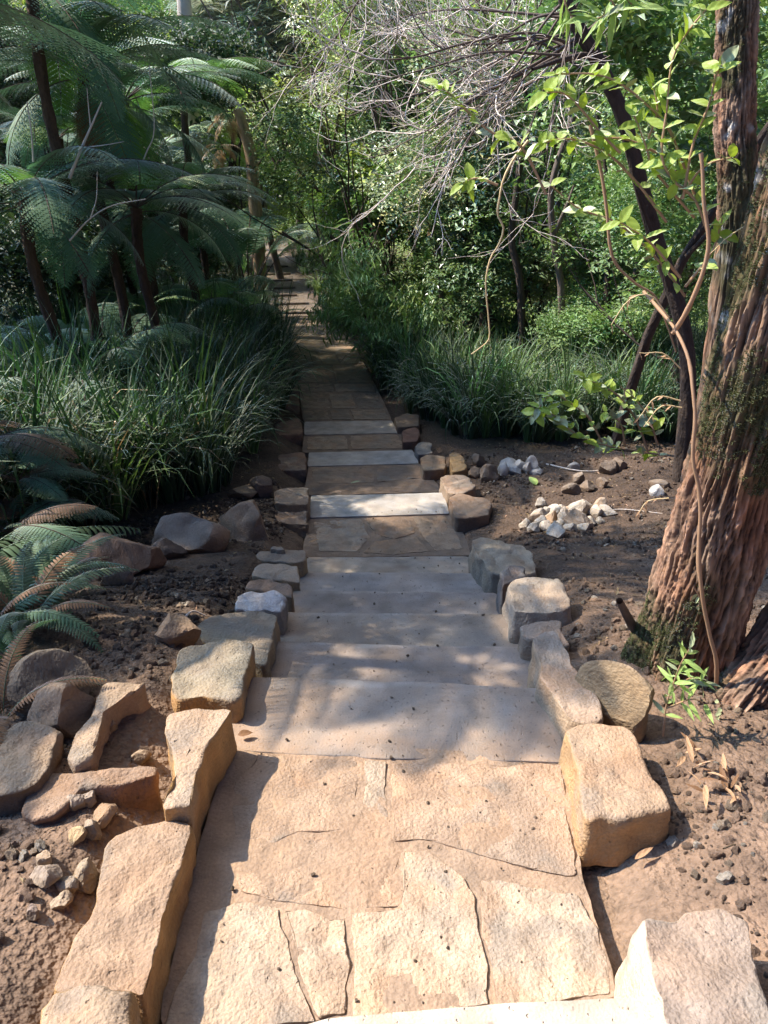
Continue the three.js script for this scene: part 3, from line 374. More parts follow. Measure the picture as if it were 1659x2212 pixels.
[[1105, 1000, 44, 26], [1123, 1003, 36, 28], [1150, 1000, 30, 34], [1110, 1012, 34, 20], [1085, 1010, 34, 30], [1156, 1012, 36, 18], [1238, 1006, 24, 20], [1140, 1008, 26, 24], [1420, 1055, 28, 26]].forEach(([px, py, w, h], k) => rockAt('white_stone', k === 8 ? 'single white stone at the foot of the big trunk' : k === 6 ? 'single white cube of stone under the broad leaved shrub' : 'white broken stone in the small cluster at the edge of the strappy grass', 'stone', k === 8 || k === 6 ? null : 'white broken stones at the grass edge', px, py, w, h, { seed: 160 + k, det: 4, cuts: 13, top: [0.52, 0.49, 0.45], side: [0.44, 0.41, 0.37], dust: 0.05, turn: k * 1.1 }));

// ------------------------------------------------------------------ gravel and clods (uncountable)
function scatter(name, label, geos, mat, n, pick, size, colors, seed) {
  const R = rng(seed), per = geos.map(() => []); const m = new THREE.Matrix4(), q = new THREE.Quaternion(), e = new THREE.Euler();
  let guard = 0, made = 0; while (made < n && guard++ < n * 30) { const p = pick(R); if (!p) continue; const s = size(R, p); e.set(R() * 6.28, R() * 6.28, R() * 6.28); q.setFromEuler(e); m.compose(p.clone().setY(p.y + s * 0.2), q, new THREE.Vector3(s, s * (0.6 + 0.4 * R()), s * (0.7 + 0.5 * R()))); const c = colors(R, p); per[Math.floor(R() * geos.length)].push([m.clone(), c]); made++; }
  const holder = new THREE.Group(); holder.name = numbered(name); stuff(holder, label); scene.add(holder);
  per.forEach((list, k) => { const im = new THREE.InstancedMesh(geos[k], mat, list.length); im.name = numbered(name + '_grains'); list.forEach(([mm, c], i) => { im.setMatrixAt(i, mm); im.setColorAt(i, new THREE.Color().setRGB(...c)); }); im.userData.kind = 'stuff'; holder.add(im); });
  return holder;
}
const grain = [1, 2, 3, 4].map((s) => { const g = rockGeo(300 + s, 2, { cuts: 8 }); const P = g.attributes.position; for (let i = 0; i < P.count; i++) { const k = 1 + 0.45 * fbm(P.getX(i) * 1.6 + s, P.getY(i) * 2, P.getZ(i) * 2, 2); P.setXYZ(i, P.getX(i) * k, P.getY(i) * k, P.getZ(i) * k); } const f = g.toNonIndexed(); f.computeVertexNormals(); return boxUV(toCreasedNormals(f, 0.35), 0.3, s); });
const offPath = (x, d) => Math.abs(x - centre(d)) > (d < 2.4 && x < 0 ? 0.95 : 0.8);
const pickSoil = (x0, x1, d0, d1, pw = 1) => (R) => { const x = lerp(x0, x1, R()), d = lerp(d0, d1, Math.pow(R(), pw)); if (!offPath(x, d)) return null; const dens = fbm(x * 2.2, 5, d * 2.2, 3); if (R() > 0.3 + dens * 2.4) return null; return onGround(x, d); };
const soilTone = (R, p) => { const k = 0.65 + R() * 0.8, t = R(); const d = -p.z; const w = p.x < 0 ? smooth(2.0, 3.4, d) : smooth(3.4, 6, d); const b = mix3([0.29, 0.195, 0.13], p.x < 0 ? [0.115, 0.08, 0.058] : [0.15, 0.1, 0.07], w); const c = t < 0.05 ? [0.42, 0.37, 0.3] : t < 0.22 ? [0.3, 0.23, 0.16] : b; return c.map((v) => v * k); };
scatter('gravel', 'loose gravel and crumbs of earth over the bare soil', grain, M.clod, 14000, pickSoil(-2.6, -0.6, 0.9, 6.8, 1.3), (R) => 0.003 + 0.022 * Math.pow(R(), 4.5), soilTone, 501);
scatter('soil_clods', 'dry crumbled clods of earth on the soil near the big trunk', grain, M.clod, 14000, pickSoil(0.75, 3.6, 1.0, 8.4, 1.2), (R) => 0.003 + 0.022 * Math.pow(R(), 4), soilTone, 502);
scatter('stone_chips', 'stone chips and grit scattered on the paving and treads', grain, M.clod, 800, (R) => { const d = lerp(1.0, 6.2, R()), x = lerp(-0.5, 0.6, Math.pow(R(), 0.8)); const y = pathTop(d); return new THREE.Vector3(x, y + 0.004, -d); }, (R) => 0.0015 + 0.006 * Math.pow(R(), 5), (R) => { const k = 0.4 + R(); return [0.3 * k, 0.22 * k, 0.15 * k]; }, 503);

{ // dry leaf litter, bits of bark and twig (uncountable)
  const R = rng(811), m = new THREE.Matrix4(), q = new THREE.Quaternion(), e = new THREE.Euler(), holder = new THREE.Group(); holder.name = numbered('leaf_litter'); stuff(holder, 'dry leaf litter and bits of twig strewn over the soil'); scene.add(holder);
  const lf = new MB(); lf.leaf(new THREE.Vector3(-0.5, 0, 0), new THREE.Vector3(1, 0, 0), new THREE.Vector3(0, 1, 0), 1, 0.36, 0.35, 0.25); const tw = new MB(); tw.tube([new THREE.Vector3(-0.5, 0, 0), new THREE.Vector3(-0.1, 0.04, 0.05), new THREE.Vector3(0.5, 0, 0)], 0.025, 0.015, 5);
  for (const [geo, mat, n, s0, s1] of [[lf.build(), LM.litter, 2600, 0.02, 0.06], [tw.build(), M.clod, 900, 0.03, 0.14]]) { const im = new THREE.InstancedMesh(geo, mat, n); let k = 0; while (k < n) { const d = lerp(1.0, 10, Math.pow(R(), 0.8)), x = (R() < 0.5 ? -1 : 1) * lerp(0.85, 4, R()) + centre(d); const y = ground(x, d) + 0.008; if (fbm(x * 1.5, 9, d * 1.5, 2) < -0.15 + 0.3 * R() && R() < 0.8) { if (R() < 0.9) continue; } e.set((R() - 0.5) * 0.9, R() * 6.28, (R() - 0.5) * 0.9); q.setFromEuler(e); const s = lerp(s0, s1, R() * R()); m.compose(new THREE.Vector3(x, y, -d), q, new THREE.Vector3(s, s, s)); im.setMatrixAt(k, m); const c = 0.5 + 0.8 * R(); im.setColorAt(k, new THREE.Color().setRGB(0.3 * c, 0.2 * c * (0.85 + 0.3 * R()), 0.11 * c)); k++; } im.name = numbered('litter'); im.userData.kind = 'stuff'; holder.add(im); }
}
// ------------------------------------------------------------------ fronds and ferns
function frondGeo(o) { // grows along +x; e0 -> e1: pitch of the rachis from foot to tip
  o = { L: 2, e0: 0.9, e1: -0.5, stipe: 0.18, pairs: 26, wid: 0.42, leaf: 12, lw: 0.016, ll: 0.06, seed: 1, curlX: 0.1, r: 0.011, droop: 0.25, pw: 1, ...o };
  const R = rng(o.seed), mb = new MB(), st = new MB(), n = 24, pts = [new THREE.Vector3()]; const dirs = [];
  for (let i = 0; i < n; i++) { const t = i / n, a = lerp(o.e0, o.e1, Math.pow(t, o.pw)), yaw = o.curlX * t; const d = new THREE.Vector3(Math.cos(a) * Math.cos(yaw), Math.sin(a), Math.cos(a) * Math.sin(yaw)); dirs.push(d); pts.push(pts[i].clone().addScaledVector(d, o.L / n)); }
  dirs.push(dirs[n - 1]);
  const along = (t) => { const f = clamp(t) * n, i = Math.min(n - 1, Math.floor(f)); return [new THREE.Vector3().lerpVectors(pts[i], pts[i + 1], f - i), dirs[i]]; };
  st.tube(pts, o.r, 0.002, 5);
  const side0 = new THREE.Vector3(0, 0, 1);
  for (let k = 0; k < o.pairs; k++) { const f = k / (o.pairs - 1), t = lerp(o.stipe, 0.995, f), w = o.wid * Math.pow(Math.sin(Math.PI * clamp(0.16 + 0.80 * Math.pow(f, 0.85))), 0.8) * (0.94 + 0.12 * R());
    for (const s of [-1, 1]) { const [b, d] = along(t); const side = new THREE.Vector3().crossVectors(d, side0).cross(d).negate(); side.copy(side0).multiplyScalar(s); const up = new THREE.Vector3().crossVectors(side, d).multiplyScalar(-s).normalize(); if (up.y < 0) up.negate();
      const dr = o.droop * (0.7 + 0.6 * R()); const pd = new THREE.Vector3().copy(side).addScaledVector(d, 0.42 + 0.25 * f).addScaledVector(up, -dr * 0.4).normalize();
      if (o.simple) { const nn = new THREE.Vector3().copy(up).addScaledVector(side, 0.2 * (R() - 0.5)).normalize(); // once-pinnate: each pinna a strap
        const pp = [0, 0.3, 0.65, 1].map((q) => b.clone().addScaledVector(pd, w * q).addScaledVector(up, -dr * w * q * q)); const sd = new THREE.Vector3().crossVectors(nn, pd).normalize(); mb.strap(pp, sd, o.lw * (0.6 + 0.4 * w / o.wid)); continue; }
      const m = Math.max(3, Math.round(o.leaf * w / o.wid));
      for (let j = 0; j < m; j++) { const g = (j + 0.6) / m, q = b.clone().addScaledVector(pd, w * g).addScaledVector(up, -dr * w * g * g); const l = o.ll * (1 - 0.72 * g) * (0.5 + 0.5 * w / o.wid);
        for (const e of [-1, 1]) { const ld = new THREE.Vector3().copy(d).multiplyScalar(e).addScaledVector(pd, 0.5).addScaledVector(up, -0.15).normalize(); mb.diamond(q, ld, up, l, o.lw * (1.2 - 0.5 * g)); } }
      const tp = b.clone().addScaledVector(pd, w).addScaledVector(up, -dr * w); mb.diamond(b.clone(), new THREE.Vector3().subVectors(tp, b).normalize(), up, w * 1.02, 0.006);
    } }
  return { blade: mb.build(), stem: st.build(), pts };
}
const FR = {
  arch: [0, 1, 2].map((s) => frondGeo({ L: 2.0, e0: 0.75 - 0.1 * s, e1: -0.75 + 0.2 * s, seed: 10 + s, pairs: 27, wid: 0.44, leaf: 15, curlX: [0.2, -0.25, 0.05][s], lw: 0.03, ll: 0.075 })),
  tall: [0, 1].map((s) => frondGeo({ L: 2.7, e0: 1.42 - 0.08 * s, e1: -0.75, pw: 2.6, stipe: 0.45, seed: 20 + s, pairs: 22, wid: 0.46, leaf: 14, r: 0.016, lw: 0.034, ll: 0.085 })),
  sword: [0, 1].map((s) => frondGeo({ L: 0.8, e0: 1.15, e1: -0.5 + 0.3 * s, simple: true, stipe: 0.12, seed: 30 + s, pairs: 30, wid: 0.085, lw: 0.02, r: 0.003, droop: 0.2 })),
  rib: [0, 1].map((s) => frondGeo({ L: 1.5, e0: 0.4, e1: -0.4, simple: true, stipe: 0.1, seed: 45 + s, pairs: 42, wid: 0.2, lw: 0.027, r: 0.005, droop: 0.5, curlX: 0.25 - 0.5 * s })),
  big: [frondGeo({ L: 1.2, e0: 0.4, e1: -0.5, simple: true, stipe: 0.1, seed: 41, pairs: 27, wid: 0.16, lw: 0.036, r: 0.0045, droop: 0.6, pw: 0.9 })],
};
function addFrond(parent, kind, k, mat, yaw, tilt, sc) { const F = FR[kind][k % FR[kind].length]; const f = mesh('frond', F.blade, mat, parent); const s = mesh('stipe', F.stem, kind === 'tall' || kind === 'arch' ? M.twigDark : LM.sword, f); f.rotation.order = 'YZX'; f.rotation.set(0, yaw, tilt); f.scale.setScalar(sc); return f; }
function treeFern(label, px, py, d, o = {}) { // px,py: where the crown's heart is seen
  const c = atDist(px, py, d), gy = ground(c.x, d), R = rng(o.seed ?? 1), t = group('tree_fern', label, 'tree fern', null, new THREE.Vector3(c.x, gy - 0.05, c.z)); const H = o.low ? 0.14 : Math.max(0.1, c.y - gy);
  const RT = rng((o.seed ?? 1) * 7 + 3), mb = new MB(), pts = []; for (let i = 0; i <= 8; i++) pts.push(new THREE.Vector3(0.06 * Math.sin(i * 0.7), H * i / 8, 0.05 * Math.cos(i))); const fine = new THREE.CatmullRomCurve3(pts).getPoints(46); mb.tube(fine, (q) => (o.r ?? 0.06) * (1.15 - 0.3 * q + 0.25 * Math.pow(q, 6)) * (0.9 + 0.22 * RT()), 0, 14); mesh('trunk', mb.build(), M.fibre, t);
  const n = o.n ?? 13; for (let i = 0; i < n; i++) { const f = addFrond(t, o.low ? 'tall' : o.kind ?? 'arch', Math.floor(R() * 3), o.bright && R() < o.bright ? LM.fernBright : LM.fern, i / n * 6.283 + (R() - 0.5) * 0.4 + (o.turn ?? 0), (R() - 0.5) * 0.4 + (o.low ? -0.28 : o.tilt ?? 0), (o.sc ?? 1) * (0.85 + 0.3 * R())); f.position.set(pts[8].x, H, pts[8].z); }
  if (o.skirt) for (let i = 0; i < o.skirt; i++) { const f = addFrond(t, 'arch', i, R() < 0.25 ? LM.fernBright : LM.fern, i / o.skirt * 6.283 + R() * 0.6, -0.5 - 0.5 * R(), 0.8 * (o.sc ?? 1)); f.position.set(pts[8].x, H - 0.05, pts[8].z); }
  if (o.dead) for (let i = 0; i < o.dead; i++) { const f = addFrond(t, 'arch', i, LM.fernBrown, R() * 6.28, -1.4 - 0.25 * R(), 0.42 * (o.sc ?? 1)); f.position.set(pts[8].x, H - 0.12, pts[8].z); }
  return t;
}
treeFern('tall tree fern with dark trunk and wide spreading crown near the view corner', 184, 150, 10, { skirt: 5, seed: 3, n: 15, sc: 0.95, dead: 3 });
treeFern('tree fern with reddish fibrous trunk standing behind the forked bleached branch', 272, 212, 12, { skirt: 5, seed: 5, n: 15, sc: 1.0, bright: 0.12, dead: 2 });
treeFern('tree fern whose pale frond undersides hang along the top edge of the view', 70, -70, 9, { skirt: 5, seed: 7, n: 14, sc: 1.05 });
treeFern('tree fern reaching one large blue green frond in from the side edge', -420, 60, 5.4, { seed: 9, n: 14, sc: 0.92, turn: 0.2 });
treeFern('low tree fern with lacy fronds above the dark hollow at the side edge', 60, 420, 8.4, { skirt: 5, seed: 11, n: 12, sc: 0.85, bright: 0.15 });
treeFern('low tree fern with bright sunlit fronds beside the dead white sticks', 300, 440, 9.6, { skirt: 5, seed: 13, n: 12, sc: 0.8, bright: 0.4 });
treeFern('tree fern with low blue green fronds between the sticks and the path fern', 400, 430, 12, { skirt: 5, seed: 15, n: 12, sc: 0.85, bright: 0.2 });
treeFern('long stemmed fern with bare upright stalks fanning beside the path bend', 542, 655, 15, { seed: 17, n: 11, kind: 'tall', sc: 0.95, tilt: -0.22, r: 0.16 });
treeFern('bright backlit tree fern frond crown beside the tawny dead trunk', 400, 190, 15, { seed: 19, n: 11, sc: 0.9, bright: 0.6 });
treeFern('low fern in the dark hollow between the side edge and the sticks', 190, 520, 9.5, { low: 1, seed: 33, n: 11, sc: 0.75 });
treeFern('low fern spreading beneath the blue green fronds', 330, 540, 11.5, { low: 1, seed: 35, n: 11, sc: 0.8, bright: 0.15 });
treeFern('low fern with sunny tips just before the long stemmed fern', 440, 560, 13, { low: 1, seed: 37, n: 11, sc: 0.8, bright: 0.3 });
treeFern('tree fern crown half hidden between the two tallest ones', 235, 300, 13.5, { skirt: 5, seed: 39, n: 12, sc: 0.9, bright: 0.15 });
treeFern('low fern with sunlit tips in front of the forked bleached branch', 120, 500, 8.0, { low: 1, seed: 52, n: 12, sc: 0.75, bright: 0.3 });
treeFern('fern crown with yellow green fronds halfway up between dark trunks', 130, 290, 11, { seed: 55, n: 12, sc: 0.8, bright: 0.5 });
treeFern('dim tree fern deep in the shade behind the bright low one', 130, 330, 15, { seed: 21, n: 11, sc: 1.0, bright: 0.2 });
treeFern('dim far tree fern under the reddish fibrous crown', 340, 330, 18, { seed: 23, n: 12, sc: 1.1, bright: 0.25 });
// unseen overhead ferns added for herringbone shade on the treads and dimmer gravel
function fernAt(label, x, y, d, o) { const q = depthOf(new THREE.Vector3(x, y, -d)); const v = -((y - EYE) * CS + d * SN) / q; return treeFern(label, 829.5 + x / q * FL, 1106 + v * FL, d, o); }
{ const t = fernAt('tree fern over the treads whose coarse fronds lay crisp ribbed shade on them', -2.35, 2.3, 3.35, { seed: 25, n: 0, r: 0.05 }), R = rng(251), H = t.children[0].geometry.boundingBox ?? (t.children[0].geometry.computeBoundingBox(), t.children[0].geometry.boundingBox); for (const [yaw, tilt, sc] of [[1.25, -0.1, 1.0], [1.9, 0, 1.05], [2.5, 0.1, 1.0], [-1.2, -0.1, 0.55], [-1.75, 0.05, 0.6], [-2.3, 0, 0.6], [0.75, -0.35, 0.58], [3.1, 0.2, 1.0], [0.1, -0.45, 0.5]]) { const f = addFrond(t, 'rib', Math.round(yaw * 10 + 40) % 2, LM.fern, yaw, tilt, sc); f.position.y = H.max.y; } }
fernAt('unseen slender tree fern with a small crown, added to shade the widest tread', -2.72, 3.5, 3.38, { seed: 63, n: 17, sc: 0.44, r: 0.04, tilt: 0.1 });
fernAt('unseen tall tree fern added to dim the gravel on the fern side slope', -3.85, 2.5, 2.65, { seed: 29, n: 13, sc: 0.64 });
fernAt('unseen tall tree fern added for shade over the head of the flight, fern side', -3.6, 3.1, 5.2, { seed: 27, n: 14, sc: 0.85 });

// sword fern: frond over the boulder, brown bracken and small ferns
{
  const t = group('sword_fern', 'fishbone fern with one long pale frond reaching over the reddish boulder', 'fern', null, atDist(-75, 1235, 4.1)); const R = rng(61);
  const mk = (yaw, tilt, sc) => { const f = addFrond(t, 'big', 0, LM.sword, yaw, tilt, sc); return f; };
  mk(0.0, 0.02, 1.0); mk(-0.4, -0.3, 0.85); mk(-0.8, -0.5, 0.7); mk(0.55, 0.1, 0.9); mk(1.2, 0, 0.9);
}
function swordFern(label, px, py, o = {}) { const p = o.d ? atDist(px, py, o.d) : groundHit(px, py), R = rng(o.seed ?? 1), t = group('fern_clump', label, 'fern', null, p); const n = o.n ?? 9; for (let i = 0; i < n; i++) addFrond(t, o.kind ?? 'sword', i, o.mats ? o.mats[i % o.mats.length] : LM.sword, i / n * 6.283 + R(), (R() - 0.5) * 0.5, (o.sc ?? 1) * (0.8 + 0.5 * R())); return t; }
swordFern('rusty brown dying bracken clump at the side edge in front of the grass', 30, 1010, { seed: 2, n: 14, sc: 1.15, mats: [LM.fernBrown, LM.fernBrown, LM.sword] });
swordFern('brown and green bracken clump over the frond at the side edge', 95, 1120, { seed: 3, n: 12, sc: 0.9, mats: [LM.sword, LM.fernBrown] });
swordFern('dark green fern clump hanging under the long pale frond', 40, 1330, { seed: 4, n: 12, sc: 0.6 });
swordFern('small bright fern tips beside the dark rounded boulder', 20, 1425, { seed: 5, n: 8, sc: 0.36, mats: [LM.fernBright, LM.sword] });
swordFern('withered brown fern on the broad dark grey slab', 10, 1560, { seed: 6, n: 8, sc: 0.42, mats: [LM.fernBrown] });
swordFern('bright yellow green fern rising from the grass before the long stemmed fern', 305, 690, { seed: 7, n: 11, sc: 1.25, d: 12, mats: [LM.fernBright] });
swordFern('sunny green fern leaning on the path edge at the foot of the long stemmed fern', 585, 705, { seed: 8, n: 10, sc: 1.0, d: 14.5, mats: [LM.fernBright, LM.sword] });
swordFern('pale fern frond spread over the path bend on the trunk side', 715, 690, { seed: 9, n: 9, sc: 0.9, d: 17, mats: [LM.fernBright, LM.sword] });

swordFern('large rusty bracken frond clump rising at the side edge over the strappy grass', -30, 960, { seed: 12, n: 9, kind: 'arch', sc: 0.42, d: 5.2, mats: [LM.fern, LM.fernBrown, LM.fern] });
swordFern('half brown bracken clump leaning from the side edge into the grass', 40, 1040, { seed: 13, n: 9, kind: 'arch', sc: 0.34, d: 5.0, mats: [LM.fernBrown, LM.fern, LM.fern] });
swordFern('dark green bracken clump low at the side edge above the long pale frond', 20, 1150, { seed: 14, n: 9, kind: 'arch', sc: 0.36, d: 4.6, mats: [LM.fern, LM.fern, LM.fernBrown] });
swordFern('dense dark fern clump under the bracken beside the reddish boulder', 110, 1290, { seed: 15, n: 12, sc: 0.62, mats: [LM.fern, LM.sword, LM.fernBrown] });
swordFern('shaggy fern clump at the side edge over the dark rounded boulder', -20, 1380, { seed: 16, n: 12, sc: 0.6, mats: [LM.fern, LM.fern, LM.fernBrown] });

swordFern('deep green fern clump in the gloom at the side edge below the bracken', -10, 1200, { seed: 41, n: 13, sc: 0.85, mats: [LM.deep, LM.deep, LM.sword] });
swordFern('deep green fern clump at the side edge just above the dark rounded boulder', 60, 1370, { seed: 42, n: 13, sc: 0.6, mats: [LM.deep, LM.deep, LM.fernBrown] });
swordFern('dark fern clump between the bracken and the strappy grass', 190, 1090, { seed: 43, n: 13, sc: 0.75, mats: [LM.deep, LM.sword, LM.deep] });

// ------------------------------------------------------------------ strappy grass
function tuftGeo(seed, n, L, spread, w) { const R = rng(seed), mb = new MB(); for (let i = 0; i < n; i++) { const a = R() * 6.283, l = L * (0.55 + 0.6 * R()), lean = spread * (0.25 + R()), r0 = 0.05 * R(); const o = new THREE.Vector3(Math.cos(a), 0, Math.sin(a)), side = new THREE.Vector3(-o.z, 0, o.x), pts = [new THREE.Vector3(o.x * r0, 0, o.z * r0)]; let ang = 1.5 - 0.25 * R(); for (let k = 0; k < 6; k++) { pts.push(pts[k].clone().addScaledVector(o, Math.cos(ang) * l / 6).add(new THREE.Vector3(0, Math.sin(ang) * l / 6, 0))); ang -= lean * (0.1 + 0.16 * k); } mb.strap(pts, side.applyAxisAngle(o, (R() - 0.5) * 0.8), w * (0.7 + 0.6 * R())); } return mb.build(); }
const TUFT = [tuftGeo(1, 40, 0.95, 0.8, 0.018), tuftGeo(2, 32, 1.1, 0.5, 0.016), tuftGeo(3, 40, 0.85, 1.1, 0.017), tuftGeo(4, 9, 0.95, 0.9, 0.012)];
function grassField(name, label, n, pick, size, seed, bright = 0.2) {
  const R = rng(seed), lists = [[], [], [], [], []], holder = new THREE.Group(); holder.name = numbered(name); stuff(holder, label); scene.add(holder);
  const m = new THREE.Matrix4(), q = new THREE.Quaternion(), e = new THREE.Euler(); let made = 0, gd = 0;
  while (made < n && gd++ < n * 30) { const p = pick(R); if (!p) continue; const s = size(R, p); e.set((R() - 0.5) * 0.35, R() * 6.28, (R() - 0.5) * 0.35); q.setFromEuler(e); m.compose(p, q, new THREE.Vector3(s, s * (0.85 + 0.3 * R()), s)); lists[R() < bright ? 3 : R() < 0.12 ? 4 : Math.floor(R() * 3)].push([m.clone(), 0.45 + 1.1 * R() * R(), R()]); made++; }
  lists.forEach((l, k) => { if (!l.length) return; const im = new THREE.InstancedMesh(TUFT[k === 4 ? 3 : k % 3], k === 4 ? LM.straw : k === 3 ? LM.grassBright : LM.grass, l.length); im.name = numbered(name + '_tufts'); im.userData.kind = 'stuff'; l.forEach(([mm, c, h], i) => { im.setMatrixAt(i, mm); im.setColorAt(i, new THREE.Color().setRGB(c * (0.8 + 0.5 * h), c, c * (1.15 - 0.5 * h))); }); holder.add(im); });
  return holder;
}
const grassPick = (poly) => { const xs = poly.map((p) => p[0]), ds = poly.map((p) => p[1]), x0 = Math.min(...xs), x1 = Math.max(...xs), d0 = Math.min(...ds), d1 = Math.max(...ds); const inside = (x, y) => { let c = false; for (let i = 0, j = poly.length - 1; i < poly.length; j = i++) { const [xi, yi] = poly[i], [xj, yj] = poly[j]; if ((yi > y) !== (yj > y) && x < (xj - xi) * (y - yi) / (yj - yi) + xi) c = !c; } return c; }; return (R) => { const x = lerp(x0, x1, R()), d = lerp(d0, d1, R()); const jx = x + 0.5 * fbm(x * 2, 7, d * 2, 2), jd = d + 0.7 * fbm(x * 1.7, 3, d * 1.7, 2); return inside(jx, jd) && fbm(x * 1.3, 1, d * 1.3, 2) > -0.3 && Math.abs(x - centre(d)) > 0.72 ? onGround(x, d, -0.03) : null; }; };
grassField('strappy_grass', 'dense dark strappy tussock grass covering the bank on the fern side of the path', 1350, grassPick([[-1.4, 6.9], [-1.6, 6.1], [-2.2, 5.55], [-3.0, 5.1], [-4.2, 4.9], [-6.5, 6], [-7, 12], [-4.5, 16], [-2.5, 15.5], [-1.75, 12], [-1.55, 9.5]]), (R) => 1.0 + 0.5 * R(), 601, 0.12);
grassField('strappy_grass', 'sunlit strappy tussock grass on the trunk side of the path behind the bare soil', 850, grassPick([[0.95, 8.9], [1.7, 8.4], [3.6, 8.2], [5.0, 8.8], [5.5, 13], [1.5, 14.5], [-0.25, 14.5], [0.05, 11.8], [0.5, 9.8]]), (R) => 0.75 + 0.5 * R(), 602, 0.3);
grassField('strappy_grass', 'bright grass clumps along the far bend of the path', 260, (R) => { const d = lerp(15.5, 40, R()), s = R() < 0.5 ? -1 : 1, x = centre(d) + s * (0.75 + 2.2 * R()); return onGround(x, d, -0.02); }, (R) => 0.5 + 0.5 * R(), 603, 0.6);

// ------------------------------------------------------------------ leaf sprays for shrubs and tree crowns
function spray(seed, n, L, ll, lw, kind) { const R = rng(seed), mb = new MB(); const ax = new THREE.Vector3(1, 0, 0);
  for (let i = 0; i < n; i++) { const t = (i + 0.5) / n, b = new THREE.Vector3(L * (t - 0.5), -0.12 * L * t * t + (R() - 0.5) * L * 0.15, (R() - 0.5) * L * (kind === 'ball' ? 0.9 : 0.3)); if (kind === 'ball') b.y += (R() - 0.5) * L * 0.7; const a = (i % 2 ? 1 : -1) * (0.6 + 0.7 * R()); const d = new THREE.Vector3(Math.cos(a), (R() - 0.6) * (kind === 'hang' ? 2.2 : 0.8), Math.sin(a)).normalize(); if (kind === 'hang') d.y = -Math.abs(d.y) - 0.3, d.normalize(); const nn = new THREE.Vector3((R() - 0.5) * 0.9, 1, (R() - 0.5) * 0.9); nn.addScaledVector(d, -nn.dot(d)).normalize(); const k = 0.7 + 0.6 * R(); if (kind === 'flat') mb.diamond(b, d, nn, ll * k, lw * k, 0.1); else mb.leaf(b, d, nn, ll * k, lw * k, 0.25, 0.18); }
  return mb.build(); }
const SP = {
  small: [spray(1, 22, 0.36, 0.055, 0.024), spray(2, 20, 0.4, 0.06, 0.022)],
  broad: [spray(3, 12, 0.4, 0.1, 0.048), spray(4, 13, 0.36, 0.09, 0.05)],
  far: [spray(5, 34, 0.9, 0.12, 0.055, 'ball'), spray(6, 30, 1.0, 0.13, 0.05, 'ball')],
  hang: [spray(7, 26, 0.6, 0.14, 0.026, 'hang'), spray(8, 24, 0.7, 0.15, 0.024, 'hang')],
  needle: [spray(9, 170, 0.8, 0.2, 0.0045, 'flat'), spray(10, 150, 0.9, 0.24, 0.0045, 'flat')],
  tiny: [spray(11, 40, 0.4, 0.036, 0.016), spray(12, 36, 0.42, 0.04, 0.017)],
};
function foliage(parent, name, kind, mat, blobs, n, seed, o = {}) { // blobs: [x, y, z, rx, ry, rz] in the parent's axes
  const R = rng(seed), geos = SP[kind], lists = geos.map(() => []), vol = blobs.map((b) => b[3] * b[4] * b[5]), tot = vol.reduce((a, b) => a + b, 0); const m = new THREE.Matrix4(), q = new THREE.Quaternion(), e = new THREE.Euler();
  blobs.forEach((b, k) => { const cnt = Math.round(n * vol[k] / tot); for (let i = 0; i < cnt; i++) { const a = R() * 6.283, c = 2 * R() - 1, r = Math.pow(R(), o.shell ?? 0.45), s = Math.sqrt(1 - c * c); const x = b[0] + b[3] * r * s * Math.cos(a), y = b[1] + b[4] * r * c, z = b[2] + b[5] * r * s * Math.sin(a);
    if (fbm(x * (o.gapF ?? 1.1) + seed, y * (o.gapF ?? 1.1), z * (o.gapF ?? 1.1), 2) < (o.gap ?? -0.12)) continue; if (o.keep && !o.keep(x + parent.position.x, y + parent.position.y, z + parent.position.z)) continue;
    e.set((R() - 0.5) * 1.3, R() * 6.283, (R() - 0.5) * 1.3); q.setFromEuler(e); const sc = (o.sc ?? 1) * (0.7 + 0.6 * R()); m.compose(new THREE.Vector3(x, y, z), q, new THREE.Vector3(sc, sc, sc)); lists[Math.floor(R() * geos.length)].push([m.clone(), 0.6 + 0.8 * R(), R()]); } });
  lists.forEach((l, k) => { if (!l.length) return; const im = new THREE.InstancedMesh(geos[k], mat, l.length); im.name = numbered(name); im.userData.kind = 'stuff'; l.forEach(([mm, c, h], i) => { im.setMatrixAt(i, mm); im.setColorAt(i, new THREE.Color().setRGB(c * (0.85 + 0.4 * h), c, c * (1.1 - 0.4 * h))); }); parent.add(im); });
}
function limbs(mb, p, dir, len, r, depth, R, o = {}) { const n = 5, pts = [p.clone()], d = dir.clone(); for (let i = 0; i < n; i++) { d.x += (R() - 0.5) * (o.kink ?? 0.35); d.y += (R() - 0.5) * (o.kink ?? 0.35) + (o.up ?? 0.05); d.z += (R() - 0.5) * (o.kink ?? 0.35); d.normalize(); pts.push(pts[i].clone().addScaledVector(d, len / n)); } mb.tube(pts, r, r * 0.55, depth > 1 ? 7 : 4); if (depth <= 0) return; const kids = o.kids ?? 3; for (let k = 0; k < kids; k++) { const t = 0.35 + 0.6 * (k + R()) / kids, i = Math.min(n, Math.max(1, Math.round(t * n))); const nd = pts[i].clone().sub(pts[i - 1]).normalize(); nd.x += (R() - 0.5) * 1.5; nd.y += (R() - 0.5) * 1.1 + (o.up ?? 0.05); nd.z += (R() - 0.5) * 1.5; nd.normalize(); limbs(mb, pts[i], nd, len * (0.55 + 0.25 * R()), r * 0.5, depth - 1, R, o); } }
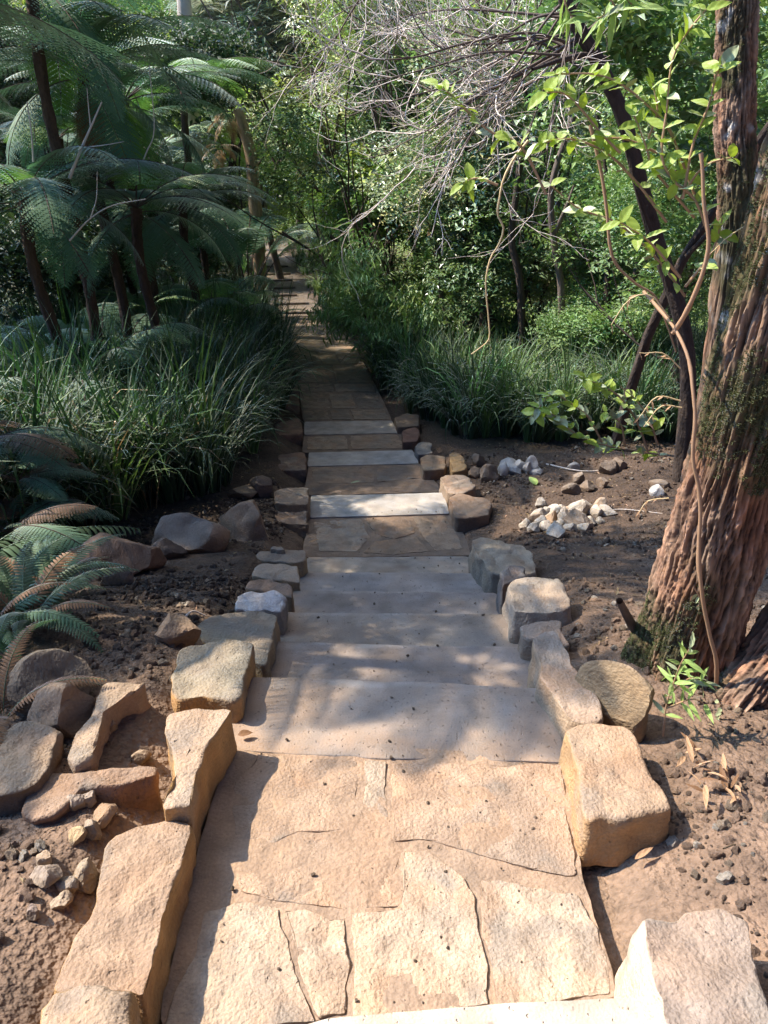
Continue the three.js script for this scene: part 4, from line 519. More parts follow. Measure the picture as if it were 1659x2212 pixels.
function shrub(name, label, cat, px, py, d, rx, ry, kind, mat, n, o = {}) { // px, py: middle of its leafy mass
  const c = atDist(px, py, d), gy = ground(c.x, d), R = rng(o.seed ?? Math.round(px * 7 + d)); const bx = o.bx ?? 0; const t = group(name, label, cat, o.group, new THREE.Vector3(c.x + bx, ground(c.x + bx, d), c.z)); const mb = new MB(), h = Math.max(0.4, c.y - gy);
  const stems = o.stems ?? 3; for (let k = 0; k < stems; k++) { const dir = new THREE.Vector3((R() - 0.5) * 0.8 - bx / h, 1, (R() - 0.5) * 0.8).normalize(); limbs(mb, new THREE.Vector3((R() - 0.5) * 0.3, -0.1, (R() - 0.5) * 0.3), dir, h * 1.0, (o.r ?? 0.035), 2, R, { kids: 3, up: 0.08 }); }
  mesh(o.stemName ?? 'stem', mb.build(), o.bark ?? M.twigDark, t);
  const blobs = []; const nb = o.blobs ?? 7; for (let k = 0; k < nb; k++) { const a = R() * 6.28, q = Math.sqrt(R()) * 0.75; blobs.push([Math.cos(a) * q * rx - bx, h + (R() - 0.5) * 1.3 * ry, Math.sin(a) * q * rx * (o.dz ?? 0.8), rx * (0.35 + 0.25 * R()), ry * (0.3 + 0.25 * R()), rx * (0.3 + 0.25 * R())]); }
  foliage(t, o.leafName ?? 'foliage', kind, mat, blobs, o.mix ? n * 0.62 : n, (o.seed ?? 1) + Math.round(px), o); if (o.mix) foliage(t, o.leafName ?? 'foliage', kind, o.mix, blobs, n * 0.38, (o.seed ?? 1) + Math.round(px) + 5, o); return t;
}

// ---- fern side thicket
const farTree = (label, px, py, d, rx, ry, mat, n, o = {}) => shrub('forest_tree', label, 'tree', px, py, d, rx, ry, 'far', mat, n, { stems: 1, r: 0.12, bark: M.barkDark, stemName: 'trunk', leafName: 'crown', ...o });
farTree('dark leafy tree filling the gap behind the corner tree ferns', -20, 230, 22, 2.6, 2.4, LM.deep, 1000, { seed: 201 });
farTree('deep shaded tree behind the forked bleached branch', 120, 360, 24, 3.0, 2.6, LM.deep, 1200, { seed: 202 });
farTree('dense green tree between the tree ferns and the white gum', 300, 230, 30, 3.4, 3.6, LM.deep, 1400, { seed: 203 });
farTree('shadowy bush low behind the lacy fronds', 90, 520, 12.5, 2.2, 1.3, LM.deep, 900, { seed: 204, r: 0.05 });
farTree('shadowy bush low beside the long stemmed fern', 330, 500, 18, 1.5, 1.0, LM.deep, 500, { seed: 205, r: 0.05 });
farTree('small dark tree before the foot of the white gum', 425, 170, 17.6, 1.3, 1.0, LM.deep, 500, { seed: 231, r: 0.05 });
farTree('tree with light flecked leaves behind the tawny dead trunk', 440, 280, 28, 3.6, 3.4, LM.bright, 1300, { seed: 206 });
farTree('dark bushy tree behind the tawny dead trunk foot', 400, 420, 24, 1.9, 1.6, LM.deep, 900, { seed: 207 });
// ---- middle distance
shrub('feathery_tree', 'pale grey green feathery tree glowing in sun at the top of the view', 'tree', 578, 60, 25, 2.3, 2.9, 'needle', LM.grey, 1500, { dz: 0.5, seed: 211, stems: 1, r: 0.12, bark: M.barkGrey, stemName: 'trunk', leafName: 'crown', sc: 1.9, gap: -0.35 });
shrub('glossy_tree', 'dark glossy small leaved tree hanging over the far bend of the path', 'tree', 730, 330, 14.5, 1.4, 1.7, 'small', LM.dark, 2000, { mix: LM.mid, dz: 0.5, seed: 212, bx: 2.2, stems: 2, r: 0.06, bark: M.barkDark, stemName: 'trunk', leafName: 'crown', sc: 1.3, keep: (x, y, z) => y > 0.4 || x > centre(-z) + 1.0 });
shrub('glossy_tree', 'tall light flecked tree above the far bend of the path', 'tree', 800, 110, 20, 2.8, 2.6, 'small', LM.sage, 1800, { dz: 0.4, mix: LM.bright, seed: 213, stems: 2, r: 0.09, bark: M.barkGrey, stemName: 'trunk', leafName: 'crown', sc: 2.3 });
shrub('leafy_shrub', 'sunny mid green shrub lining the trunk side of the path bend', 'shrub', 770, 560, 17.5, 1.2, 1.2, 'broad', LM.mid, 1500, { seed: 214, sc: 1.3, keep: (x, y, z) => x > centre(-z) + 0.75 });
shrub('leafy_shrub', 'bright yellow green shrub behind the hanging vine', 'shrub', 880, 470, 15, 1.8, 1.5, 'broad', LM.bright, 1500, { seed: 215, sc: 1.2 });
shrub('leafy_shrub', 'dark shrub with hanging leaves under the bare twigs', 'shrub', 830, 590, 13, 1.5, 0.9, 'hang', LM.mid, 900, { seed: 216 });
shrub('leafy_shrub', 'dark twiggy shrub behind the sunlit strappy grass', 'shrub', 1010, 560, 12.5, 1.6, 1.2, 'small', LM.dark, 1500, { mix: LM.mid, seed: 217, sc: 1.2 });
shrub('leafy_shrub', 'fine leaved speckled shrub between the thin trunks', 'shrub', 1180, 520, 13.5, 1.8, 1.3, 'tiny', LM.sage, 1500, { mix: LM.bright, seed: 218, sc: 1.4 });
shrub('leafy_shrub', 'fine leaved shrub low beside the slanting dark trunk', 'shrub', 1350, 620, 11, 1.3, 0.8, 'tiny', LM.mid, 1200, { seed: 219, sc: 1.4 });
shrub('leafy_shrub', 'leafy thicket behind the big trunk at the side edge', 'shrub', 1560, 520, 9, 1.4, 1.6, 'small', LM.mid, 1500, { seed: 220, sc: 1.2 });
// ---- trunk side canopy
shrub('canopy_tree', 'sparkling small leaved tree behind the bare twigs', 'tree', 910, 170, 15.5, 2.4, 2.0, 'tiny', LM.sage, 1700, { dz: 0.4, mix: LM.bright, seed: 221, bx: 1.3, stems: 2, r: 0.05, bark: M.barkGrey, stemName: 'trunk', leafName: 'crown', sc: 1.9 });
shrub('canopy_tree', 'pale speckled small leaved tree in the middle of the trunk side canopy', 'tree', 1110, 300, 12.5, 2.0, 1.7, 'tiny', LM.sage, 1500, { dz: 0.4, mix: LM.mid, seed: 222, stems: 2, r: 0.06, bark: M.barkDark, stemName: 'trunk', leafName: 'crown', sc: 1.9 });
shrub('canopy_tree', 'green canopy tree at the top of the view above the slanting dark trunk', 'tree', 1430, 90, 8, 1.5, 1.2, 'broad', LM.mid, 800, { seed: 223, stems: 1, r: 0.06, bark: M.barkDark, stemName: 'trunk', leafName: 'crown' });
shrub('canopy_tree', 'shaded canopy tree behind the backlit vine leaves', 'tree', 1400, 330, 10.5, 1.9, 1.6, 'small', LM.mid, 1000, { seed: 224, stems: 2, r: 0.06, bark: M.barkDark, stemName: 'trunk', leafName: 'crown', sc: 1.3 });
farTree('light green far tree seen through the bare twigs', 950, 80, 24, 4, 3, LM.bright, 1500, { seed: 225 });
farTree('light green far tree above the speckled shrubs', 1180, 250, 24, 4, 3.4, LM.bright, 1500, { seed: 226 });
farTree('far tree behind the top of the slanting trunk', 1420, 200, 22, 4, 3.5, LM.mid, 1500, { seed: 227 });
farTree('far tree at the side edge behind the big trunk', 1620, 330, 18, 3, 3, LM.mid, 1200, { seed: 228 });
farTree('low sunlit bush far behind the thin trunks', 1000, 470, 28, 3, 1.6, LM.bright, 900, { seed: 229 });
farTree('low sunlit bush far behind the slanting trunk', 1300, 480, 26, 3.5, 1.8, LM.bright, 1000, { seed: 230 });
for (const [nm, lab, n, mat, pick, sd] of [['undergrowth', 'low sunlit leafy undergrowth covering the ground behind the strappy grass', 2600, 'bright', (R) => { const d = lerp(13, 42, Math.pow(R(), 1.3)), x = lerp(0.2, 0.7 * d, R()); return x - centre(d) > 1 ? onGround(x, d) : null; }, 701], ['undergrowth', 'dark leafy undergrowth beneath the tree ferns', 2200, 'deep', (R) => { const d = lerp(8, 34, Math.pow(R(), 1.2)), x = -lerp(0.2 * d, 0.75 * d, R()); return x - centre(d) < -1.2 ? onGround(x, d) : null; }, 702]]) {
  const R = rng(sd), g = new THREE.Group(); g.name = numbered(nm); stuff(g, lab); scene.add(g); const im = new THREE.InstancedMesh(SP.far[sd % 2], LM[mat], n), m = new THREE.Matrix4(), q = new THREE.Quaternion(), e = new THREE.Euler(); let k = 0, gd = 0;
  while (k < n && gd++ < 90000) { const p = pick(R); if (!p) continue; e.set((R() - 0.5) * 0.6, R() * 6.28, (R() - 0.5) * 0.6); q.setFromEuler(e); const sc = 0.5 + 0.6 * R(); p.y += 0.15 * sc + 0.25 * R(); m.compose(p, q, new THREE.Vector3(sc, sc * 0.8, sc)); im.setMatrixAt(k, m); im.setColorAt(k, new THREE.Color().setScalar(0.6 + 0.7 * R())); k++; }
  im.name = numbered(nm + '_leaves'); im.userData.kind = 'stuff'; g.add(im);
}
{ const R = rng(731), g = new THREE.Group(); g.name = numbered('undergrowth'); stuff(g, 'bright yellow green ground cover where the path ends in sun'); scene.add(g); const n = 700, im = new THREE.InstancedMesh(SP.far[0], LM.bright, n), m = new THREE.Matrix4(), q = new THREE.Quaternion(), e = new THREE.Euler(); for (let k = 0; k < n; k++) { const d = lerp(37, 52, R()), x = centre(d) + lerp(-6, 4, R()); e.set((R() - 0.5) * 0.6, R() * 6.28, (R() - 0.5) * 0.6); q.setFromEuler(e); const sc = 0.6 + 0.7 * R(); m.compose(onGround(x, d, 0.25), q, new THREE.Vector3(sc, sc * 0.7, sc)); im.setMatrixAt(k, m); im.setColorAt(k, new THREE.Color().setScalar(0.8 + 0.5 * R())); } im.name = numbered('ground_cover_leaves'); im.userData.kind = 'stuff'; g.add(im); }
// ---- unseen trees added on the fern side slope, their crowns break up the sun
const shade = (label, x, y, d, r, n, seed, o = {}) => { const t = group('added_shade_tree', label, 'tree', null, onGround(x, d)); const mb = new MB(), R = rng(seed), h = y - t.position.y; mb.tube([0, 1, 2, 3, 4].map((k) => new THREE.Vector3((R() - 0.5) * 0.2, h * k / 4, (R() - 0.5) * 0.2)), 0.16, 0.07, 10); limbs(mb, new THREE.Vector3(0, h * 0.8, 0), new THREE.Vector3(0.3, 1, 0.2).normalize(), r, 0.06, 2, R); mesh('trunk', mb.build(), M.barkGrey, t); const blobs = []; for (let k = 0; k < 8; k++) blobs.push([(R() - 0.5) * 2 * r, h + (R() - 0.5) * r * 1.3, (R() - 0.5) * 1.6 * r, r * 0.45, r * 0.35, r * 0.45]); foliage(t, 'crown', 'far', LM.mid, blobs, n * 0.7, seed, { gapF: 0.9, gap: 0.0, ...o }); };
shade('unseen tall tree added for shade on the slope above the head of the flight', -5.4, 7.2, 5.5, 1.4, 380, 301);

shade('unseen tall tree added high on the slope to darken the fern hollow', -14.5, 9, 11, 3.0, 900, 304, { gap: -0.25 });
shade('unseen tall tree added high on the slope to darken behind the fern hollow', -15, 9.5, 17, 3.2, 900, 305, { gap: -0.25 });
shade('unseen tall tree added for shade high on the slope level with the far bend', -16.5, 9.5, 24, 3.2, 800, 306, { gap: -0.25 });

// ------------------------------------------------------------------ far wood on the rising ground
{
  const t = new THREE.Group(); t.name = numbered('far_wood'); stuff(t, 'far wood on the rising ground that closes the view'); scene.add(t); const R = rng(401), blobs = [];
  for (let i = 0; i < 40; i++) { const d = 49 + 12 * R(), x = centre(d) + lerp(-9, 6, R()); blobs.push([x, ground(x, d) + 1 + 5 * R(), -d, 3, 2.4, 2.2]); }
  for (let i = 0; i < 90; i++) { const d = 34 + 24 * R(), x = (R() * 2 - 1) * d * 0.62, y = ground(x, d); if (d < 46 && x > centre(d) - 11 && x < centre(d) + 2.5) continue; blobs.push([x, y + 1.5 + 8 * R(), -d, 3 + R(), 2.4 + R(), 2.2]); }
  foliage(t, 'wood_leaves', 'far', LM.mid, blobs.filter((b, i) => i % 5 < 3), 7500, 402, { sc: 2.2, gap: -0.35 }); foliage(t, 'wood_leaves', 'far', LM.bright, blobs.filter((b, i) => i % 5 > 2), 4800, 403, { sc: 2.2, gap: -0.25 });
  const mb = new MB(); for (let i = 0; i < 70; i++) { const d = 26 + 25 * R(), x = (R() * 2 - 1) * d * 0.6; if (Math.abs(x - centre(d)) < 1.5) continue; const y = ground(x, d); mb.tube([0, 1, 2, 3].map((k) => new THREE.Vector3(x + (R() - 0.5) * 0.5, y + k * 3, -d)), 0.18, 0.12, 7); } const m = mesh('wood_trunks', mb.build(), M.barkDark, t); m.userData.kind = 'stuff';
}

// ------------------------------------------------------------------ single trunks
function trunkThing(name, label, cat, pts, r0, r1, mat, o = {}) { const base = pts[0].clone(), t = group(name, label, cat, o.group, base); const cv = new THREE.CatmullRomCurve3(pts.map((p) => p.clone().sub(base))); const mb = new MB(); mb.tube(cv.getPoints(o.seg ?? 20), r0, r1, o.sides ?? 12); mesh('trunk', mb.build(), mat, t); if (o.branches) { for (const q of o.branches) { const b2 = new MB(); const c2 = new THREE.CatmullRomCurve3(q.map((p) => p.clone().sub(base))); b2.tube(c2.getPoints(10), o.br ?? r1, (o.br ?? r1) * 0.35, 6); mesh('branch', b2.build(), mat, t); } } return t; }
const A = atDist;
trunkThing('gum_tree', 'bleached white gum trunk with a bent limb at the top of the view', 'tree', [onGround(A(418, 300, 19).x, 19), A(408, 200, 19), A(403, 80, 19), A(398, 15, 19), A(392, -60, 19)], 0.2, 0.13, M.barkWhite, { branches: [[A(398, 18, 19), A(412, 55, 19), A(440, 85, 19), A(456, 110, 19), A(463, 150, 19)]], br: 0.12 });
trunkThing('dead_tree', 'broken tawny dead trunk with peeling bark near the path bend', 'tree', [onGround(A(552, 440, 16).x, 16), A(548, 400, 16), A(541, 330, 16), A(527, 280, 16), A(513, 236, 16)], 0.14, 0.09, M.barkTan);
{ const t = group('dead_fern', 'tawny dried fern fronds hanging round the dead trunk top', 'fern', null, A(492, 250, 16.2)); for (let i = 0; i < 9; i++) addFrond(t, 'arch', i, LM.tawny, i * 0.75, -0.3 - 0.4 * (i % 3), 0.28); }
{ const t = group('dead_fern', 'second tawny dried frond cluster lower beside the dead trunk', 'fern', null, A(476, 318, 15.8)); for (let i = 0; i < 7; i++) addFrond(t, 'arch', i, LM.tawny, i * 0.9, -0.2 - 0.4 * (i % 3), 0.24); }
trunkThing('leaning_tree', 'dark slanting trunk rising behind the big trunk towards the top of the view', 'tree', [onGround(A(1492, 900, 6.6).x, 6.6), A(1487, 800, 6.6), A(1462, 650, 6.6), A(1418, 520, 6.6), A(1385, 400, 6.5), A(1345, 250, 6.4), A(1290, 130, 6.3), A(1228, 20, 6.2), A(1200, -80, 6.2)], 0.072, 0.042, M.barkDark, { branches: [[A(1452, 640, 6.6), A(1430, 560, 6.5), A(1400, 480, 6.4), A(1375, 410, 6.3)], [A(1290, 130, 6.3), A(1265, 120, 6.2), A(1210, 130, 6.0), A(1150, 150, 5.8)]], br: 0.03 });
trunkThing('thin_tree', 'thin dark trunk behind the hanging vine', 'tree', [onGround(A(1055, 690, 12).x, 12), A(1048, 600, 12), A(1030, 500, 12), A(1012, 420, 12), A(1005, 250, 12)], 0.11, 0.07, M.barkDark);
trunkThing('thin_tree', 'thin bent trunk between the hanging vine and the slanting trunk', 'tree', [onGround(A(1140, 700, 11).x, 11), A(1122, 600, 11), A(1105, 520, 11), A(1115, 420, 11), A(1130, 300, 11)], 0.055, 0.04, M.barkDark);
trunkThing('thin_tree', 'slim pale flecked trunk standing in the grass below the fork', 'tree', [onGround(A(1218, 720, 10.5).x, 10.5), A(1212, 620, 10.5), A(1196, 520, 10.5), A(1192, 400, 10.5), A(1240, 250, 10.5)], 0.05, 0.035, M.barkGrey, { branches: [[A(1200, 500, 10.5), A(1222, 450, 10.4), A(1240, 400, 10.4)]], br: 0.04 });
trunkThing('thin_tree', 'sunlit pale trunk far behind the shrubs', 'tree', [onGround(A(930, 560, 22).x, 22), A(932, 500, 22), A(935, 440, 22)], 0.12, 0.09, M.barkTan);
// bleached sticks among the ferns
trunkThing('dead_branch', 'forked bleached dead branch standing among the tree ferns', 'branch', [A(150, 385, 8), A(172, 330, 8), A(196, 275, 8), A(220, 220, 8)], 0.016, 0.006, M.deadWood, { sides: 6, branches: [[A(181, 318, 8), A(205, 316, 7.9), A(235, 312, 7.8), A(268, 306, 7.8)], [A(196, 275, 8), A(192, 240, 8), A(188, 190, 8)]], br: 0.007 });
trunkThing('dead_branch', 'thin pale hanging stick near the side edge among the ferns', 'branch', [A(72, 350, 8), A(68, 290, 8), A(58, 220, 8)], 0.01, 0.006, M.deadWood, { sides: 5 });
trunkThing('dead_branch', 'pale arched twig over the bright low fern fronds', 'branch', [A(150, 520, 7.5), A(195, 472, 7.5), A(240, 445, 7.5), A(315, 430, 7.5)], 0.009, 0.004, M.deadWood, { sides: 5, branches: [[A(195, 472, 7.5), A(208, 430, 7.5), A(210, 370, 7.5)]], br: 0.006 });
trunkThing('dead_branch', 'slim pale stick rising beside the reddish fibrous trunk', 'branch', [A(300, 370, 9), A(318, 325, 9), A(332, 290, 9), A(322, 140, 9)], 0.009, 0.005, M.deadWood, { sides: 5 });

// ------------------------------------------------------------------ bare twig mass of a dead shrub
{
  const o = A(1250, 60, 6.3), t = group('bare_tree', 'dead leafless shrub crown of fine curved twigs spreading across the upper view', 'tree', null, o); const R = rng(71), dark = new MB(), pale = new MB();
  const ends = [[740, 255], [830, 330], [900, 310], [690, 150], [760, 60], [860, 20], [960, 380], [1030, 330], [920, 200], [800, 180], [1000, 120], [880, 110], [1060, 250], [980, 240], [740, 20], [1000, 20]];
  const fine = (mb, p, d, len, r, depth) => { const n = 6, pts = [p.clone()]; for (let i = 0; i < n; i++) { d.add(new THREE.Vector3((R() - 0.5) * 0.5, (R() - 0.5) * 0.5 + 0.05, (R() - 0.5) * 0.5)).normalize(); pts.push(pts[i].clone().addScaledVector(d, len / n)); } mb.tube(pts, r, r * 0.45, 4); if (depth > 0) for (let k = 0; k < 3; k++) { const i = 1 + Math.floor(R() * n), dd = d.clone().add(new THREE.Vector3((R() - 0.5) * 1.6, (R() - 0.5) * 1.6, (R() - 0.5) * 1.6)).normalize(); fine(R() < 0.6 ? pale : mb, pts[i], dd, len * (0.5 + 0.3 * R()), r * 0.6, depth - 1); } };
  for (const [x, y] of [...ends, [1120, 360], [1180, 300], [870, 390], [790, 130]]) { const hang = R() < 0.3, st = hang ? A(x + 150 + 120 * R(), -90, 6.6).sub(o) : A(1205 + 110 * R(), -50 + 200 * R(), 6.2 + 0.3 * R()).sub(o); const e = A(x, y, 5.4 + 2.2 * R()).sub(o), m = e.clone().add(st).multiplyScalar(0.5); m.y += 0.12 * (R() - 0.5); m.y += 0.18 * (R() - 0.2); m.x += 0.2 * (R() - 0.5); const cv = new THREE.CatmullRomCurve3([st, st.clone().lerp(m, 0.5).add(new THREE.Vector3(0.1 * (R() - 0.5), 0.14 * (R() - 0.3), 0.1 * (R() - 0.5))), m, e.clone().lerp(m, 0.45).add(new THREE.Vector3(0, 0.1 * (R() - 0.6), 0)), e]), pts = cv.getPoints(20); dark.tube(pts, 0.012, 0.0035, 5); for (let k = 6; k <= 20; k += 3) { const d = pts[k].clone().sub(pts[k - 1]).normalize().add(new THREE.Vector3((R() - 0.5) * 1.5, (R() - 0.6) * 1.5, (R() - 0.5) * 1.5)).normalize(); fine(R() < 0.7 ? pale : dark, pts[k], d, 0.35 + 0.4 * R(), 0.0055, 2); } }
  mesh('branches', dark.build(), M.twigDark, t); const pm = mesh('twigs', pale.build(), M.twig, t); stuff(pm);
}

// ------------------------------------------------------------------ the big trunk
function barkTrunk(name, label, pts, rad, o = {}) {
  const base = pts[0].clone(), t = group(name, label, 'tree', null, base), cv = new THREE.CatmullRomCurve3(pts.map((p) => p.clone().sub(base))), NR = o.NR ?? 240, NH = o.NH ?? 460; const P = [], C = [], U = [], I = [], mossSpots = []; const RR = rng(o.seed), len = cv.getLength(); const S = o.seed;
  const cp = cv.getPoints(NH); 
  for (let j = 0; j <= NH; j++) { const f = j / NH, c = cp[j], r = rad(f);
    for (let i = 0; i <= NR; i++) { const a = i / NR * 6.28319, ca = Math.cos(a), sa = Math.sin(a), y = f * len; const wx = 0.25 * fbm(ca * 2, y * 1.5, sa * 2 + S, 2), fl = o.roots ? Math.pow(1 - f, 7) * o.roots * Math.pow(Math.abs(Math.cos(a * 2.5 + 0.6)), 3) : 0;
      const wy = 0.05 * fbm(ca * 9, y * 4, sa * 9 + S, 2); const q = 1 - Math.abs(fbm((ca + wx + wy) * 8, y * 1.5 + wx * 2, (sa + wx - wy) * 8 + S, 3)) * 2.7, q2 = 1 - Math.abs(fbm((ca + wx) * 19 + wy * 6, y * 3.4, sa * 17 + S, 3)) * 2.4; const ridge = 1 - Math.pow(clamp(q), 3); const fine = fbm(ca * 26, y * 9, sa * 26 + S, 4);
      const lump = fbm(ca * 1.4, y * 2.2, sa * 1.4 + S * 2, 2); const pl = fbm(ca * 7 + wx, y * 5, sa * 7 + S, 3) * 5, plate = Math.floor(pl) + smooth(0.75, 1, pl - Math.floor(pl)), fib = fbm(ca * 44, y * 9, sa * 44 + S, 3); const h = 0.017 * (ridge - 0.5) + 0.010 * (1 - Math.pow(clamp(q2), 2)) + 0.006 * fine + 0.003 * plate + 0.005 * fib + 0.022 * lump * (r / 0.18); const R = (r + fl) + h;
      const x = c.x + ca * R, z = c.z + sa * R; P.push(x, c.y, z); U.push(a * r * 1.2, y * 0.9);
      const ms = smooth(0.02, 0.4, fbm(x * 3.2, c.y * 1.7 + 3, z * 3.2 + S, 3) + (o.mossBias ?? 0) + 0.16 * -sa * 0 + 0.14 * smooth(0.6, 0.1, c.y));
      let k = lerp(0.17, 1.12, ridge) * lerp(0.6, 1.1, 1 - Math.pow(clamp(q2), 2)) * (1 + 0.6 * fine + 0.5 * fib + 0.12 * plate); let col = mix3([0.36, 0.18, 0.1], [0.43, 0.3, 0.205], clamp(0.5 + 1.4 * lump + 0.4 * fine)); col = [col[0] * k, col[1] * k, col[2] * k]; const mc = mix3([0.035, 0.04, 0.015], [0.075, 0.08, 0.022], clamp(0.5 + fine)); col = mix3(col, mc, ms * 0.85); const lich = smooth(0.25, 0.4, fbm(x * 6 + 9, c.y * 6, z * 6, 3)) * smooth(1.3, 1.9, c.y); col = mix3(col, [0.5, 0.5, 0.46], lich * 0.8); C.push(...col);
      if (ms > 0.35 + 0.5 * RR() && RR() < (o.mossDens ?? 0.05) * 2.2) mossSpots.push([x, c.y, z, ca, sa]); } }
  for (let j = 0; j < NH; j++) for (let i = 0; i < NR; i++) { const a = j * (NR + 1) + i, b = a + NR + 1; I.push(a, b, a + 1, b, b + 1, a + 1); }
  const g = new THREE.BufferGeometry(); g.setAttribute('position', new THREE.Float32BufferAttribute(P, 3)); g.setAttribute('color', new THREE.Float32BufferAttribute(C, 3)); g.setAttribute('uv', new THREE.Float32BufferAttribute(U, 2)); g.setIndex(I); g.computeVertexNormals(); mesh('trunk', g, M.bark, t);
  const mb = new MB(), R = rng(3); for (let i = 0; i < 22; i++) { const a = R() * 6.28; mb.diamond(new THREE.Vector3((R() - 0.5) * 0.02, 0, (R() - 0.5) * 0.02), new THREE.Vector3(Math.cos(a), 0.9, Math.sin(a)).normalize(), new THREE.Vector3(-Math.cos(a), 0.5, -Math.sin(a)).normalize(), 0.008, 0.003); }
  const im = new THREE.InstancedMesh(mb.build(), LM.moss, mossSpots.length), m = new THREE.Matrix4(), qt = new THREE.Quaternion(), up = new THREE.Vector3(0, 1, 0); mossSpots.forEach(([x, y, z, ca, sa], i) => { qt.setFromUnitVectors(up, new THREE.Vector3(ca, 0.15, sa).normalize()); const s = 0.5 + 0.8 * RR(); m.compose(new THREE.Vector3(x - ca * 0.002, y, z - sa * 0.002), qt, new THREE.Vector3(s, s, s)); im.setMatrixAt(i, m); im.setColorAt(i, new THREE.Color().setScalar(0.6 + 0.7 * RR())); }); im.name = numbered('moss'); im.userData.kind = 'stuff'; t.add(im);
  return t;
}
const big = barkTrunk('rough_barked_tree', 'big reddish trunk with deep fissured bark, moss and climbing vine at the side edge', [new THREE.Vector3(1.23, -0.32, -2.62), new THREE.Vector3(1.22, 0.1, -2.58), new THREE.Vector3(1.215, 0.7, -2.5), new THREE.Vector3(1.225, 1.4, -2.42), new THREE.Vector3(1.24, 2.2, -2.36), new THREE.Vector3(1.25, 3.4, -2.3)], table([[0, 0.245], [0.08, 0.195], [0.2, 0.172], [0.5, 0.152], [1, 0.135]]), { seed: 4, roots: 0.16, mossBias: 0.19, mossDens: 0.1 });
{ const mb = new MB(); const b = big.position; const p = [A(1385, 1375, 2.72), A(1365, 1350, 2.66), A(1350, 1322, 2.6), A(1338, 1298, 2.55)].map((q) => q.sub(b)); mb.tube(p, 0.024, 0.014, 8); mesh('branch_stub', mb.build(), M.barkGrey, big); }
barkTrunk('rough_barked_tree', 'second mossy trunk slanting out of view from the foot of the big trunk', [new THREE.Vector3(1.27, -0.3, -2.36), new THREE.Vector3(1.36, 0.0, -2.36), new THREE.Vector3(1.5, 0.32, -2.38), new THREE.Vector3(1.75, 0.9, -2.42), new THREE.Vector3(2.1, 1.9, -2.5), new THREE.Vector3(2.4, 3, -2.5)], table([[0, 0.15], [0.1, 0.115], [0.4, 0.105], [1, 0.09]]), { seed: 8, roots: 0.06, mossBias: 0.06, NR: 120, NH: 220 });

barkTrunk('rough_barked_tree', 'broad dark reddish trunk at the top corner behind the big trunk', [onGround(A(1590, 700, 5).x, 5), A(1592, 500, 5), A(1588, 250, 5), A(1592, 0, 5), A(1600, -160, 5)], table([[0, 0.11], [1, 0.09]]), { seed: 12, mossBias: 0.1, NR: 110, NH: 240, mossDens: 0.02 });

// ------------------------------------------------------------------ vines and broad leaves near the lens
function leafBlade(seed, wr, curl) { const mb = new MB(), R = rng(seed), n = 8, m = 4, pos = [], idx = [], uv = []; for (let i = 0; i <= n; i++) { const t = i / n, w = wr * Math.pow(Math.sin(Math.PI * Math.pow(clamp(t * 0.985 + 0.012), 0.78)), 0.85); for (let j = -m; j <= m; j++) { const s = j / m; pos.push(t, 0.12 * Math.abs(s) * w * 2 - curl * t * t + 0.012 * Math.sin(t * 18 + j), s * w); uv.push(t, s); } } for (let i = 0; i < n; i++) for (let j = 0; j < 2 * m; j++) { const a = i * (2 * m + 1) + j, b = a + 2 * m + 1; idx.push(a, a + 1, b, a + 1, b + 1, b); } const g = new THREE.BufferGeometry(); g.setAttribute('position', new THREE.Float32BufferAttribute(pos, 3)); g.setAttribute('uv', new THREE.Float32BufferAttribute(uv, 2)); g.setIndex(idx); g.computeVertexNormals(); return g; }
const LB = [leafBlade(1, 0.24, 0.12), leafBlade(2, 0.28, 0.25), leafBlade(3, 0.21, 0.05)], LN = [leafBlade(4, 0.12, 0.15), leafBlade(5, 0.1, 0.3)];
function putLeaf(parent, geo, mat, p, dir, face, size) { const l = mesh('leaf', geo, mat, parent); const x = dir.clone().normalize(), z = new THREE.Vector3().crossVectors(x, face).normalize(), y = new THREE.Vector3().crossVectors(z, x); l.quaternion.setFromRotationMatrix(new THREE.Matrix4().makeBasis(x, y, z)); l.position.copy(p); l.scale.setScalar(size); return l; }
